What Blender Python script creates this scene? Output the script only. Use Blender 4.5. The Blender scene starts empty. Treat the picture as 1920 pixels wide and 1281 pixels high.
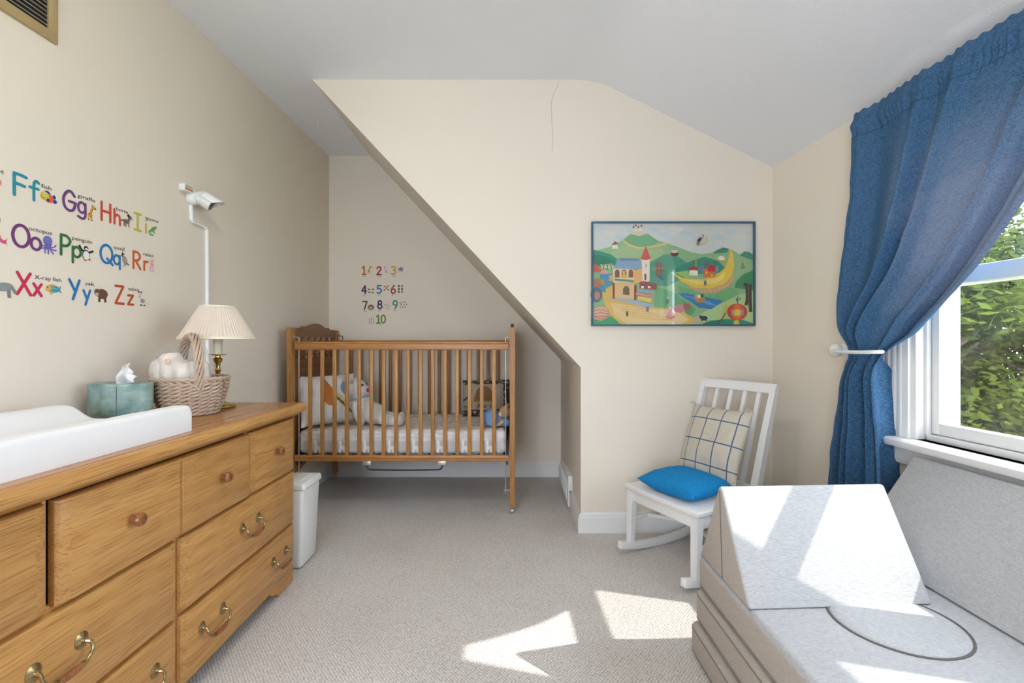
import bpy, bmesh, math, random
from mathutils import Vector, Matrix, noise as mnoise

SC = bpy.context.scene
COL = SC.collection
random.seed(7)
PI = math.pi

# ------------------------------------------------------------ camera, sky, sun, exposure
F = 860.0                      # focal length in pixels of the 1920 wide frame
H = 1.08                       # lens height
cam_d = bpy.data.cameras.new('camera')
cam_d.sensor_width = 36.0
cam_d.lens = F / 1920 * 36.0
cam_d.clip_start = 0.05
cam = bpy.data.objects.new('camera', cam_d)
COL.objects.link(cam)
cam.location = (0, 0, H)
cam.rotation_euler = (PI / 2, 0, 0)
SC.camera = cam

world = bpy.data.worlds.new('sky')
SC.world = world
world.use_nodes = True
bg = world.node_tree.nodes['Background']
bg.inputs[0].default_value = (0.82, 0.92, 1.08, 1)
bg.inputs[1].default_value = 7.0

SUN_DIR = Vector((-1.0, 0.27, -1.0)).normalized()
sun_d = bpy.data.lights.new('sun', 'SUN')
sun_d.energy = 3.5
sun_d.angle = math.radians(0.6)
sun_d.color = (1.0, 0.97, 0.93)
sun = bpy.data.objects.new('sun', sun_d)
COL.objects.link(sun)
sun.location = (8, -2, 9)
sun.rotation_euler = SUN_DIR.to_track_quat('-Z', 'Y').to_euler()

SC.view_settings.view_transform = 'Standard'
SC.view_settings.look = 'None'
SC.view_settings.gamma = 1.0
SC.view_settings.use_curve_mapping = False
SC.view_settings.exposure = 1.0

# ------------------------------------------------------------ helpers: materials
MATS = {}
def lin(h):
    h = h.lstrip('#')
    out = []
    for i in (0, 2, 4):
        c = int(h[i:i+2], 16) / 255
        out.append(c / 12.92 if c <= 0.04045 else ((c + 0.055) / 1.055) ** 2.4)
    return out

def base_mat(name):
    m = bpy.data.materials.new(name)
    m.use_nodes = True
    nt = m.node_tree
    return m, nt, nt.nodes['Principled BSDF']

def col_node(nt, c1, c2, fac):
    mx = nt.nodes.new('ShaderNodeMix'); mx.data_type = 'RGBA'
    mx.inputs[6].default_value = (*c1, 1); mx.inputs[7].default_value = (*c2, 1)
    nt.links.new(fac, mx.inputs[0])
    return mx.outputs[2]

def coords(nt, scale=(1, 1, 1), rnd=False):
    tc = nt.nodes.new('ShaderNodeTexCoord')
    mp = nt.nodes.new('ShaderNodeMapping')
    mp.inputs['Scale'].default_value = scale
    nt.links.new(tc.outputs['Object'], mp.inputs['Vector'])
    if rnd:
        oi = nt.nodes.new('ShaderNodeObjectInfo')
        ml = nt.nodes.new('ShaderNodeMath'); ml.operation = 'MULTIPLY'; ml.inputs[1].default_value = 37.0
        nt.links.new(oi.outputs['Random'], ml.inputs[0])
        cb = nt.nodes.new('ShaderNodeCombineXYZ')
        for k in range(3): nt.links.new(ml.outputs[0], cb.inputs[k])
        nt.links.new(cb.outputs[0], mp.inputs['Location'])
    return mp.outputs['Vector']

def noise_tex(nt, vec, scale, detail=3, rough=0.5, dist=0.0):
    n = nt.nodes.new('ShaderNodeTexNoise')
    n.inputs['Scale'].default_value = scale
    n.inputs['Detail'].default_value = detail
    n.inputs['Roughness'].default_value = rough
    n.inputs['Distortion'].default_value = dist
    nt.links.new(vec, n.inputs['Vector'])
    return n.outputs['Fac']

def bump(nt, bs, h, strength, dist):
    b = nt.nodes.new('ShaderNodeBump')
    b.inputs['Strength'].default_value = strength
    b.inputs['Distance'].default_value = dist
    nt.links.new(h, b.inputs['Height'])
    nt.links.new(b.outputs[0], bs.inputs['Normal'])

def ramp(nt, fac, lo, hi):
    r = nt.nodes.new('ShaderNodeMapRange')
    r.inputs['From Min'].default_value = lo; r.inputs['From Max'].default_value = hi
    nt.links.new(fac, r.inputs['Value'])
    return r.outputs[0]

def plain(name, c, rough=0.6, metal=0.0, var=0.06, scale=30, bmp=0.0, bscale=200, rnd=False, spec=0.5):
    if name in MATS: return MATS[name]
    m, nt, bs = base_mat(name)
    v = coords(nt, rnd=rnd)
    f = noise_tex(nt, v, scale, 3)
    c2 = [max(0, x * (1 - 2 * var)) for x in c]
    nt.links.new(col_node(nt, c2, [min(1, x * (1 + var)) for x in c], f), bs.inputs['Base Color'])
    bs.inputs['Roughness'].default_value = rough
    bs.inputs['Metallic'].default_value = metal
    bs.inputs['Specular IOR Level'].default_value = spec
    if bmp: bump(nt, bs, noise_tex(nt, v, bscale, 2), bmp, 0.002)
    MATS[name] = m
    return m

def wood(name, c1, c2, axis, rough=0.38, fine=1.0):
    if name in MATS: return MATS[name]
    m, nt, bs = base_mat(name)
    sc = [14, 14, 14]; sc[axis] = 0.9
    v = coords(nt, sc, rnd=True)
    f1 = noise_tex(nt, v, 1.6, 4, 0.6, 1.2)
    wv = nt.nodes.new('ShaderNodeTexWave'); wv.wave_type = 'RINGS'
    wv.inputs['Scale'].default_value = 0.55; wv.inputs['Distortion'].default_value = 5.0
    wv.inputs['Detail'].default_value = 2.0; wv.inputs['Detail Scale'].default_value = 0.8
    nt.links.new(v, wv.inputs['Vector'])
    sc2 = [300 * fine] * 3; sc2[axis] = 9
    f2 = noise_tex(nt, coords(nt, sc2, rnd=True), 1.0, 2, 0.5)
    a = nt.nodes.new('ShaderNodeMath'); a.operation = 'MULTIPLY_ADD'
    a.inputs[1].default_value = 0.45
    nt.links.new(wv.outputs['Fac'], a.inputs[0]); nt.links.new(f1, a.inputs[2])
    cA = col_node(nt, c2, c1, ramp(nt, a.outputs[0], 0.15, 1.15))
    mx = nt.nodes.new('ShaderNodeMix'); mx.data_type = 'RGBA'; mx.blend_type = 'MULTIPLY'
    nt.links.new(ramp(nt, f2, 0.50, 0.62), mx.inputs[0])
    nt.links.new(cA, mx.inputs[6]); mx.inputs[7].default_value = (0.74, 0.66, 0.58, 1)
    nt.links.new(mx.outputs[2], bs.inputs['Base Color'])
    bs.inputs['Roughness'].default_value = rough
    bump(nt, bs, f2, 0.12, 0.001)
    MATS[name] = m
    return m

def weave(name, c1, c2, scale=700, rough=0.9, trans=0.0, bmp=0.35, stretch=(1, 1, 1), tcol=None):
    """woven cloth: two crossed stretched noises"""
    if name in MATS: return MATS[name]
    m, nt, bs = base_mat(name)
    s = scale
    fa = noise_tex(nt, coords(nt, (s * .12 * stretch[0], s * stretch[1], s * .35 * stretch[2])), 1, 2)
    fb = noise_tex(nt, coords(nt, (s * stretch[0], s * .12 * stretch[1], s * .9 * stretch[2])), 1, 2)
    ad = nt.nodes.new('ShaderNodeMath'); ad.operation = 'ADD'
    nt.links.new(fa, ad.inputs[0]); nt.links.new(fb, ad.inputs[1])
    c = col_node(nt, c1, c2, ramp(nt, ad.outputs[0], 0.75, 1.25))
    nt.links.new(c, bs.inputs['Base Color'])
    bs.inputs['Roughness'].default_value = rough
    bs.inputs['Specular IOR Level'].default_value = 0.15
    bump(nt, bs, ad.outputs[0], bmp, 0.001)
    if trans:
        tr = nt.nodes.new('ShaderNodeBsdfTranslucent')
        if tcol: tr.inputs[0].default_value = (*tcol, 1)
        else: nt.links.new(c, tr.inputs[0])
        ms = nt.nodes.new('ShaderNodeMixShader'); ms.inputs[0].default_value = trans
        nt.links.new(bs.outputs[0], ms.inputs[1]); nt.links.new(tr.outputs[0], ms.inputs[2])
        nt.links.new(ms.outputs[0], nt.nodes['Material Output'].inputs[0])
    MATS[name] = m
    return m

def paint(hx, rough=0.6):
    return plain('print_' + hx.lstrip('#'), lin(hx), rough, var=0.03, scale=60)

def glass_mat(name, tint=(1, 1, 1), refl=1.0, haze=0.0):
    if name in MATS: return MATS[name]
    m, nt, bs = base_mat(name)
    nt.nodes.remove(bs)
    tr = nt.nodes.new('ShaderNodeBsdfTransparent'); tr.inputs[0].default_value = (*tint, 1)
    gl = nt.nodes.new('ShaderNodeBsdfGlossy'); gl.inputs['Roughness'].default_value = 0.02
    lw = nt.nodes.new('ShaderNodeLayerWeight'); lw.inputs[0].default_value = 0.5      # Schlick reflectance, same from both sides
    pw = nt.nodes.new('ShaderNodeMath'); pw.operation = 'POWER'; pw.inputs[1].default_value = 5.0
    nt.links.new(lw.outputs['Facing'], pw.inputs[0])
    ml = nt.nodes.new('ShaderNodeMath'); ml.operation = 'MULTIPLY_ADD'; ml.inputs[1].default_value = .96 * refl; ml.inputs[2].default_value = .04 * refl
    nt.links.new(pw.outputs[0], ml.inputs[0])
    ms = nt.nodes.new('ShaderNodeMixShader')
    nt.links.new(ml.outputs[0], ms.inputs[0]); nt.links.new(tr.outputs[0], ms.inputs[1]); nt.links.new(gl.outputs[0], ms.inputs[2])
    out = ms
    if haze:
        df = nt.nodes.new('ShaderNodeBsdfDiffuse'); df.inputs[0].default_value = (0.75, 0.75, 0.72, 1)
        f = noise_tex(nt, coords(nt, (3, 3, 3)), 2.0, 3)
        hm = nt.nodes.new('ShaderNodeMath'); hm.operation = 'MULTIPLY'; hm.inputs[1].default_value = haze * 2
        nt.links.new(f, hm.inputs[0])
        m2 = nt.nodes.new('ShaderNodeMixShader')
        nt.links.new(hm.outputs[0], m2.inputs[0]); nt.links.new(ms.outputs[0], m2.inputs[1]); nt.links.new(df.outputs[0], m2.inputs[2])
        out = m2
    nt.links.new(out.outputs[0], nt.nodes['Material Output'].inputs[0])
    MATS[name] = m
    return m

# ------------------------------------------------------------ helpers: geometry
OFF = {}
def nb(): return bmesh.new()

def box(bm, x0, x1, y0, y1, z0, z1, bev=0.0, seg=2):
    vs = [bm.verts.new((x, y, z)) for x in (x0, x1) for y in (y0, y1) for z in (z0, z1)]
    fs = [(0, 1, 3, 2), (4, 6, 7, 5), (0, 4, 5, 1), (2, 3, 7, 6), (0, 2, 6, 4), (1, 5, 7, 3)]
    faces = [bm.faces.new([vs[i] for i in f]) for f in fs]
    if bev:
        es = list({e for f in faces for e in f.edges})
        bmesh.ops.bevel(bm, geom=es, offset=bev, segments=seg, affect='EDGES', profile=0.5, clamp_overlap=True)
    return vs

def prism(bm, pts, axis, a, b, bev=0.0, seg=2):
    """extrude a 2D polygon along an axis; pts are the two other coordinates in xyz order"""
    def P(p, t):
        q = list(p); q.insert(axis, t); return q
    A = [bm.verts.new(P(p, a)) for p in pts]
    B = [bm.verts.new(P(p, b)) for p in pts]
    n = len(pts)
    fs = [bm.faces.new(A[::-1]), bm.faces.new(B)]
    for i in range(n):
        fs.append(bm.faces.new((A[i], A[(i + 1) % n], B[(i + 1) % n], B[i])))
    bmesh.ops.recalc_face_normals(bm, faces=fs)
    if bev:
        es = list({e for f in fs for e in f.edges})
        bmesh.ops.bevel(bm, geom=es, offset=bev, segments=seg, affect='EDGES', profile=0.5, clamp_overlap=True)

def lathe(bm, prof, c, n=24, axis=2, sx=1.0, sy=1.0, rib=0.0, nrib=0):
    rings = []
    for r, z in prof:
        ring = []
        for k in range(n):
            a = 2 * PI * k / n
            rr = r * (1 + (rib * math.cos(nrib * a) if nrib else 0))
            p = [rr * math.cos(a) * sx, rr * math.sin(a) * sy, z]
            if axis == 0: p = [p[2], p[0], p[1]]
            if axis == 1: p = [p[1], p[2], p[0]]
            ring.append(bm.verts.new((c[0] + p[0], c[1] + p[1], c[2] + p[2])))
        rings.append(ring)
    for i in range(len(rings) - 1):
        for k in range(n):
            bm.faces.new((rings[i][k], rings[i][(k + 1) % n], rings[i + 1][(k + 1) % n], rings[i + 1][k]))
    if prof[0][0] > 1e-6: bm.faces.new(rings[0][::-1])
    if prof[-1][0] > 1e-6: bm.faces.new(rings[-1])

def smooth_path(pts, k=6, closed=False):
    P = [Vector(p) for p in pts]
    if len(P) < 3: return P
    out = []
    n = len(P)
    rng = range(n) if closed else range(n - 1)
    for i in rng:
        if closed: p0, p1, p2, p3 = P[i - 1], P[i], P[(i + 1) % n], P[(i + 2) % n]
        else:
            p1, p2 = P[i], P[i + 1]
            p0 = P[i - 1] if i else p1 * 2 - p2
            p3 = P[i + 2] if i + 2 < n else p2 * 2 - p1
        for j in range(k):
            t = j / k
            out.append(0.5 * ((2 * p1) + (p2 - p0) * t + (2 * p0 - 5 * p1 + 4 * p2 - p3) * t * t + (3 * p1 - p0 - 3 * p2 + p3) * t ** 3))
    if not closed: out.append(P[-1])
    return out

def tube(bm, pts, r, n=8, closed=False, round_caps=False):
    P = [Vector(p) for p in pts]
    R = list(r) if isinstance(r, (list, tuple)) else [r] * len(P)
    if round_caps and not closed:
        d0 = (P[0] - P[1]).normalized(); d1 = (P[-1] - P[-2]).normalized()
        pre, prr, post, por = [], [], [], []
        for a in (80, 50, 25):
            a = math.radians(a)
            pre.append(P[0] + d0 * R[0] * math.sin(a)); prr.append(R[0] * math.cos(a))
            post.insert(0, P[-1] + d1 * R[-1] * math.sin(a)); por.insert(0, R[-1] * math.cos(a))
        P = pre + P + post; R = prr + R + por
    m = len(P)
    T = []
    for i in range(m):
        if closed: t = P[(i + 1) % m] - P[i - 1]
        else: t = P[min(i + 1, m - 1)] - P[max(i - 1, 0)]
        T.append(t.normalized() if t.length > 1e-9 else Vector((0, 0, 1)))
    up = Vector((0, 0, 1)) if abs(T[0].z) < 0.9 else Vector((1, 0, 0))
    nrm = (up - T[0] * up.dot(T[0])).normalized()
    rings = []
    for i in range(m):
        nrm = nrm - T[i] * nrm.dot(T[i])
        nrm = nrm.normalized() if nrm.length > 1e-6 else T[i].orthogonal().normalized()
        bi = T[i].cross(nrm)
        rings.append([bm.verts.new(P[i] + (nrm * math.cos(2 * PI * k / n) + bi * math.sin(2 * PI * k / n)) * R[i]) for k in range(n)])
    rng = range(m) if closed else range(m - 1)
    for i in rng:
        A, B = rings[i], rings[(i + 1) % m]
        for k in range(n):
            bm.faces.new((A[k], A[(k + 1) % n], B[(k + 1) % n], B[k]))
    if not closed:
        bm.faces.new(rings[0][::-1]); bm.faces.new(rings[-1])

def ellipsoid(bm, c, r, rot=None, n=20, m=12):
    M = Matrix.Translation(c) @ (rot.to_matrix().to_4x4() if rot else Matrix()) @ Matrix.Diagonal((*r, 1))
    bmesh.ops.create_uvsphere(bm, u_segments=n, v_segments=m, radius=1.0, matrix=M)

def grid(bm, fn, nu, nv, closed_u=False):
    G = [[bm.verts.new(fn(i / nu, j / nv)) for j in range(nv + 1)] for i in range(nu if closed_u else nu + 1)]
    n = len(G)
    for i in range(nu):
        for j in range(nv):
            bm.faces.new((G[i][j], G[(i + 1) % n][j], G[(i + 1) % n][j + 1], G[i][j + 1]))
    return G

def obj(name, bm, mat, parent=None, smooth=True, keep=False, angle=35):
    """link a bmesh as one mesh object whose origin sits at its own base centre (or centre for a part)"""
    me = bpy.data.meshes.new(name)
    bm.normal_update()
    co = [v.co for v in bm.verts]
    lo = Vector([min(c[k] for c in co) for k in range(3)]); hi = Vector([max(c[k] for c in co) for k in range(3)])
    c = (lo + hi) / 2
    if parent is None: c.z = lo.z
    if keep: c = Vector((0, 0, 0))
    bmesh.ops.translate(bm, verts=bm.verts[:], vec=-c)
    if smooth:
        for f in bm.faces: f.smooth = True
        ca = math.radians(angle)
        for e in bm.edges:
            if len(e.link_faces) == 2 and e.link_faces[0].normal.angle(e.link_faces[1].normal, 0) > ca: e.smooth = False
    bm.to_mesh(me); bm.free()
    for m in (mat if isinstance(mat, (list, tuple)) else [mat]): me.materials.append(m)
    o = bpy.data.objects.new(name, me)
    COL.objects.link(o)
    if parent is not None:
        o.parent = parent
        o.location = c - OFF[parent.name]
    else: o.location = c
    OFF[o.name] = c
    return o

def thing(name, label, cat, loc=(0, 0, 0), rotz=0.0, group=None, local=False):
    o = bpy.data.objects.new(name, None)
    o.empty_display_size = 0.05
    COL.objects.link(o)
    o.location = loc; o.rotation_euler = (0, 0, rotz)
    o['label'] = label; o['category'] = cat
    if group: o['group'] = group
    OFF[o.name] = Vector((0, 0, 0)) if local else Vector(loc)
    return o

def tag(o, label, cat, group=None):
    o['label'] = label; o['category'] = cat
    if group: o['group'] = group
    return o

def struct(o):
    o['kind'] = 'structure'
    return o

def dup(o, delta, parent='same'):
    c = o.copy(); COL.objects.link(c)
    if parent != 'same': c.parent = parent
    c.location = o.location + Vector(delta)
    OFF[c.name] = OFF[o.name] + Vector(delta)
    return c

# ------------------------------------------------------------ materials
WALL = plain('cream_wall_paint', (0.83, 0.75, 0.635), 0.75, var=0.012, scale=2.0, bmp=0.06, bscale=260)
CEIL = plain('white_ceiling_plaster', (0.86, 0.865, 0.885), 0.85, var=0.01, scale=3, bmp=0.35, bscale=170)
TRIM = plain('white_trim_paint', (0.82, 0.815, 0.80), 0.38, var=0.01, scale=4)
WHITE = plain('white_chair_paint', (0.84, 0.835, 0.82), 0.35, var=0.02, scale=12)
PLAST = plain('white_plastic', (0.83, 0.83, 0.81), 0.32, var=0.01, scale=9)
OAK_Y = wood('honey_oak_y', (0.60, 0.325, 0.105), (0.48, 0.235, 0.066), 1, 0.36)
OAK_X = wood('honey_oak_x', (0.58, 0.31, 0.10), (0.46, 0.225, 0.062), 0, 0.36)
OAK_Z = wood('honey_oak_z', (0.60, 0.34, 0.13), (0.49, 0.25, 0.085), 2, 0.36)
OAK_TOP = wood('oak_top', (0.50, 0.235, 0.075), (0.40, 0.17, 0.045), 1, 0.24)
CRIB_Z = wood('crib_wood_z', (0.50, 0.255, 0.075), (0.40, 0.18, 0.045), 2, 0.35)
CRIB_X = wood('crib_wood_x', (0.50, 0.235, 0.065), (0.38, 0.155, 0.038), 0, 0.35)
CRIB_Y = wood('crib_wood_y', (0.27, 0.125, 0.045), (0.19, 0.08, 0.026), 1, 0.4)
CRIB_D = wood('crib_wood_dark_shaded', (0.33, 0.145, 0.045), (0.23, 0.09, 0.026), 2, 0.4)  # darker copy: shade painted into the back slats; spindles share it
BRASS = plain('antique_brass', (0.42, 0.32, 0.16), 0.3, metal=1.0, var=0.18, scale=90)
GOLDV = plain('brass_grille_paint', (0.55, 0.41, 0.20), 0.4, metal=0.35, var=0.06, scale=12)
KNOBW = wood('knob_wood', (0.34, 0.13, 0.045), (0.25, 0.085, 0.03), 2, 0.25)
STEEL = plain('zinc_rod', (0.62, 0.60, 0.56), 0.35, metal=0.8, var=0.08, scale=40)
DARKM = plain('dark_metal', (0.05, 0.05, 0.055), 0.45, metal=0.5, var=0.1, scale=30)
BLACK = plain('black_void', (0.012, 0.011, 0.010), 0.8, var=0.1)
FOAM = weave('light_grey_linen', (0.40, 0.40, 0.405), (0.54, 0.54, 0.545), 520, bmp=0.2)
FOAMT = weave('taupe_linen', (0.40, 0.355, 0.305), (0.50, 0.45, 0.40), 520, bmp=0.2)
SEAM = plain('dark_seam', (0.13, 0.12, 0.11), 0.9)
BLUEC = weave('blue_curtain_cloth', (0.026, 0.085, 0.185), (0.085, 0.19, 0.33), 420, trans=0.06, bmp=0.4, tcol=(0.34, 0.28, 0.31))
BLUEP = weave('blue_velvet', (0.008, 0.19, 0.46), (0.02, 0.27, 0.58), 500, bmp=0.2)
PADW = plain('quilted_white_cotton', (0.83, 0.825, 0.82), 0.9, var=0.015, scale=20, bmp=0.3, bscale=45, spec=0.1)
COTTON = plain('white_cotton', (0.82, 0.81, 0.79), 0.95, var=0.03, scale=15, spec=0.1)
SHADE = plain('pleated_cream_shade', (0.72, 0.62, 0.51), 0.85, var=0.03, scale=20, spec=0.1)
CREAM = plain('cream_enamel', (0.80, 0.72, 0.55), 0.45, var=0.02)
GLASS = glass_mat('window_glass', haze=0.0)
SCREEN = glass_mat('screened_glass', tint=(0.86, 0.86, 0.84), haze=0.03)

def carpet():
    m, nt, bs = base_mat('berber_carpet')
    v = coords(nt, (1.0, 0.85, 1.0))
    v.node.inputs['Rotation'].default_value = (0, 0, PI / 4)      # staggered rows of loops
    vo = nt.nodes.new('ShaderNodeTexVoronoi'); vo.inputs['Scale'].default_value = 118
    vo.inputs['Randomness'].default_value = 0.30
    nt.links.new(v, vo.inputs['Vector'])
    f = noise_tex(nt, v, 2.2, 3)
    f2 = noise_tex(nt, v, 90, 2)
    c = col_node(nt, (0.88, 0.83, 0.78), (0.44, 0.41, 0.38), ramp(nt, vo.outputs['Distance'], 0.15, 0.75))
    c2 = nt.nodes.new('ShaderNodeMix'); c2.data_type = 'RGBA'; c2.blend_type = 'MULTIPLY'
    mm = nt.nodes.new('ShaderNodeMath'); mm.operation = 'MULTIPLY'
    nt.links.new(ramp(nt, f, 0.35, 0.75), mm.inputs[0]); nt.links.new(f2, mm.inputs[1])
    nt.links.new(mm.outputs[0], c2.inputs[0]); nt.links.new(c, c2.inputs[6])
    c2.inputs[7].default_value = (0.80, 0.78, 0.76, 1)
    nt.links.new(c2.outputs[2], bs.inputs['Base Color'])
    bs.inputs['Roughness'].default_value = 1.0
    bs.inputs['Specular IOR Level'].default_value = 0.05
    inv = nt.nodes.new('ShaderNodeMath'); inv.operation = 'SUBTRACT'; inv.inputs[0].default_value = 1.0
    nt.links.new(vo.outputs['Distance'], inv.inputs[1])
    bump(nt, bs, inv.outputs[0], 0.8, 0.004)
    return m
CARPET = carpet()

# ------------------------------------------------------------ the room shell
YF, YB = 2.60, 3.67            # gable wall in front, back wall of the alcove
YR = -1.70                     # wall behind the camera
ZC = 2.565
def XL(y): return -1.543 + 0.0216 * y          # left wall surface
KX = 0.39                                      # alcove side wall

bm = nb(); box(bm, -1.75, 1.95, YR - .1, YB + .12, -0.10, 0.0)
struct(obj('floor', bm, CARPET, keep=True, smooth=False))

bm = nb()
prof = [(-1.75, ZC), (0.34, ZC)]
for k in range(1, 8):                          # rounded turn into the slope
    t = k / 8; p0, p1, p2 = Vector((0.34, ZC)), Vector((0.474, ZC)), Vector((0.60, 2.502))
    q = p0 * (1 - t) ** 2 + p1 * 2 * t * (1 - t) + p2 * t * t
    prof.append((q.x, q.y))
prof += [(0.60, 2.502), (1.478, 2.066), (1.76, 1.926), (1.76, 2.10), (0.6, 2.66), (-1.75, 2.68)]
prism(bm, prof, 1, YR - .1, YB + .12)
struct(obj('ceiling', bm, CEIL, keep=True, angle=12))

bm = nb()
prism(bm, [(XL(YB + .12), YB + .12), (XL(YR - .1), YR - .1), (-1.75, YR - .1), (-1.75, YB + .12)], 2, -0.05, 2.62)
wall_left = struct(obj('wall_left', bm, WALL, keep=True, smooth=False))
bm = nb(); box(bm, -1.7, 0.5, YB, YB + .1, -0.05, 2.62)
wall_back = struct(obj('wall_back', bm, WALL, keep=True, smooth=False))
bm = nb(); prism(bm, [(-1.165, 2.60), (KX, 0.932), (KX, -0.05), (1.70, -0.05), (1.70, 2.05), (0.6, 2.62)], 1, YF, YB + .1)
wall_front = struct(obj('wall_front', bm, WALL, keep=True, smooth=False))

# right wall in its own frame: x = distance from the gable corner towards the camera, y = outwards, z = up
d = Vector((0.0314, -1, 0)).normalized()
MR = Matrix(((d.x, -d.y, 0, 1.478), (d.y, d.x, 0, YF), (0, 0, 1, 0), (0, 0, 0, 1)))
def R(s, out, z): return MR @ Vector((s, out, z))
def onR(bm): bmesh.ops.transform(bm, matrix=MR, verts=bm.verts[:]); return bm
def sY(y): return YF - y                       # room y -> wall s (taper is tiny)
A0, A1 = sY(1.730), sY(1.000)                  # window openings along the wall
B0, B1 = sY(0.875), sY(0.195)
ZS, ZH = 0.715, 1.88                           # opening bottom / head
bm = nb()
E = sY(YR - .1)
box(bm, -0.1, A0, 0, 0.17, -0.05, 2.2); box(bm, A1, B0, 0, 0.17, ZS, ZH); box(bm, B1, E, 0, 0.17, -0.05, 2.2)
box(bm, A0, B1, 0, 0.17, -0.05, ZS); box(bm, A0, B1, 0, 0.17, ZH, 2.2)
struct(obj('wall_right', onR(bm), WALL, keep=True, smooth=False))

# wall behind the camera with a big opening added for frontal fill daylight
bm = nb()
RW0, RW1, RZ0, RZ1 = -1.36, -0.20, 0.35, 2.05
box(bm, -1.7, RW0, YR - .1, YR, -0.05, 2.62); box(bm, RW1, 1.75, YR - .1, YR, -0.05, 2.62)
box(bm, RW0, RW1, YR - .1, YR, -0.05, RZ0); box(bm, RW0, RW1, YR - .1, YR, RZ1, 2.62)
struct(obj('wall_rear', bm, WALL, keep=True, smooth=False))

# hairline crack in the gable plaster
bm = nb()
ck = [(1047, 150), (1046, 160), (1038, 176), (1034, 190), (1034, 206), (1035, 230), (1036, 262), (1035, 284)]
pts = [Vector(((u - 960) / F * YF, YF - .0006, H - (v - 640) / F * YF)) for u, v in ck]
for a, b in zip(pts, pts[1:]):
    w = 0.0011
    bm.faces.new([bm.verts.new(p) for p in (a + Vector((-w, 0, 0)), b + Vector((-w, 0, 0)), b + Vector((w, 0, 0)), a + Vector((w, 0, 0)))])
OFF[wall_front.name] = Vector((0, 0, 0))
obj('plaster_crack', bm, plain('crack_grey', (0.42, 0.385, 0.33), 0.9), wall_front, smooth=False)

# baseboards: a board with a stepped cap
def baseboard(name, p0, p1, nrm, h=0.115):
    p0, p1 = Vector(p0), Vector(p1); n = Vector(nrm)
    bm = nb()
    pr = [(0, 0), (0.017, 0), (0.017, h * .76), (0.013, h * .80), (0.013, h * .88), (0.008, h * .95), (0.006, h), (0, h)]
    A = [bm.verts.new(p0 + n * a + Vector((0, 0, z))) for a, z in pr]
    B = [bm.verts.new(p1 + n * a + Vector((0, 0, z))) for a, z in pr]
    k = len(pr)
    bm.faces.new(A); bm.faces.new(B[::-1])
    for i in range(k): bm.faces.new((A[i], B[i], B[(i + 1) % k], A[(i + 1) % k]))
    bmesh.ops.recalc_face_normals(bm, faces=bm.faces[:])
    return struct(obj(name, bm, TRIM, keep=True, smooth=False))
baseboard('baseboard_back', (XL(YB), YB, 0), (KX, YB, 0), (0, -1, 0))
baseboard('baseboard_alcove', (KX, YF - .017, 0), (KX, YB, 0), (-1, 0, 0))
baseboard('baseboard_front', (KX, YF, 0), (1.478, YF, 0), (0, -1, 0))
baseboard('baseboard_right', R(0, 0, 0), R(E - .1, 0, 0), (-d.y * -1, 0, 0) if False else (-1, -0.0314, 0))
baseboard('baseboard_left', (XL(YB), YB, 0), (XL(YR), YR, 0), (1, 0, 0))

# ------------------------------------------------------------ windows
def sash_window(name, s0, s1, z0, z1, with_screen=True):
    w = bpy.data.objects.new(name, None); COL.objects.link(w); w['kind'] = 'structure'
    w.location = R((s0 + s1) / 2, 0.05, z0); OFF[w.name] = Vector(w.location)
    zm = 1.31
    bm = nb()                                   # jamb liner, head and sloping sill of the frame
    box(bm, s0, s0 + .022, -.002, .17, z0, z1, .002); box(bm, s1 - .022, s1, -.002, .17, z0, z1, .002)
    box(bm, s0, s1, -.002, .17, z1 - .022, z1, .002); box(bm, s0 + .02, s1 - .02, .03, .19, z0, z0 + .022, .002)
    for sa in (s0 + .022, s1 - .034): box(bm, sa, sa + .012, .030, .046, z0, z1, .002)
    for sa in (s0 + .022, s1 - .030): box(bm, sa, sa + .008, .088, .096, z0, z1, .002)
    obj('frame', onR(bm), TRIM, w)
    for nm, y, a, b, top in (('lower_sash', .048, z0 + .024, zm + .028, False), ('upper_sash', .098, zm - .028, z1 - .022, True)):
        st = .036
        x0, x1 = s0 + .026, s1 - .026
        bm = nb()
        box(bm, x0, x0 + st, y, y + .038, a, b, .003); box(bm, x1 - st, x1, y, y + .038, a, b, .003)
        box(bm, x0 + st - .002, x1 - st + .002, y, y + .038, a, a + (.056 if top else .042), .003)
        box(bm, x0 + st - .002, x1 - st + .002, y, y + .038, b - (.036 if top else .056), b, .003)
        sash = obj(nm, onR(bm), TRIM, w)
        bm = nb(); box(bm, x0 + st - .004, x1 - st + .004, y + .016, y + .020, a + .034, b - .030)
        obj('pane', onR(bm), SCREEN if not top else GLASS, sash, smooth=False)
    return w
sash_window('window_1', A0, A1, ZS, ZH)
sash_window('window_2', B0, B1, ZS, ZH)

def casing(name, s0, s1, z0, z1):
    bm = nb()
    n = 4; w = (s1 - s0)
    box(bm, s0, s1, -.016, 0.004, z0, z1, .002)
    if z1 - z0 > w:
        for k in range(n):
            a = s0 + w * (.10 + .8 * k / n); box(bm, a, a + w * .10, -.021, -.014, z0, z1, .002)
        box(bm, s0, s0 + w * .09, -.027, -.014, z0, z1, .003)
    else:
        for k in range(n):
            a = z0 + w * 0 + (z1 - z0) * (.12 + .8 * k / n); box(bm, s0, s1, -.021, -.014, a, a + (z1 - z0) * .10, .002)
    return struct(obj(name, onR(bm), TRIM, smooth=True))
casing('trim_1', A0 - .128, A0 + .004, ZS, ZH + .09)
casing('trim_2', A1 - .004, B0 + .004, ZS, ZH)
casing('trim_3', B1 - .004, B1 + .128, ZS, ZH + .09)
casing('trim_4', A0 + .004, B1 - .004, ZH, ZH + .085)
bm = nb()                                       # stool and apron under both windows
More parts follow.
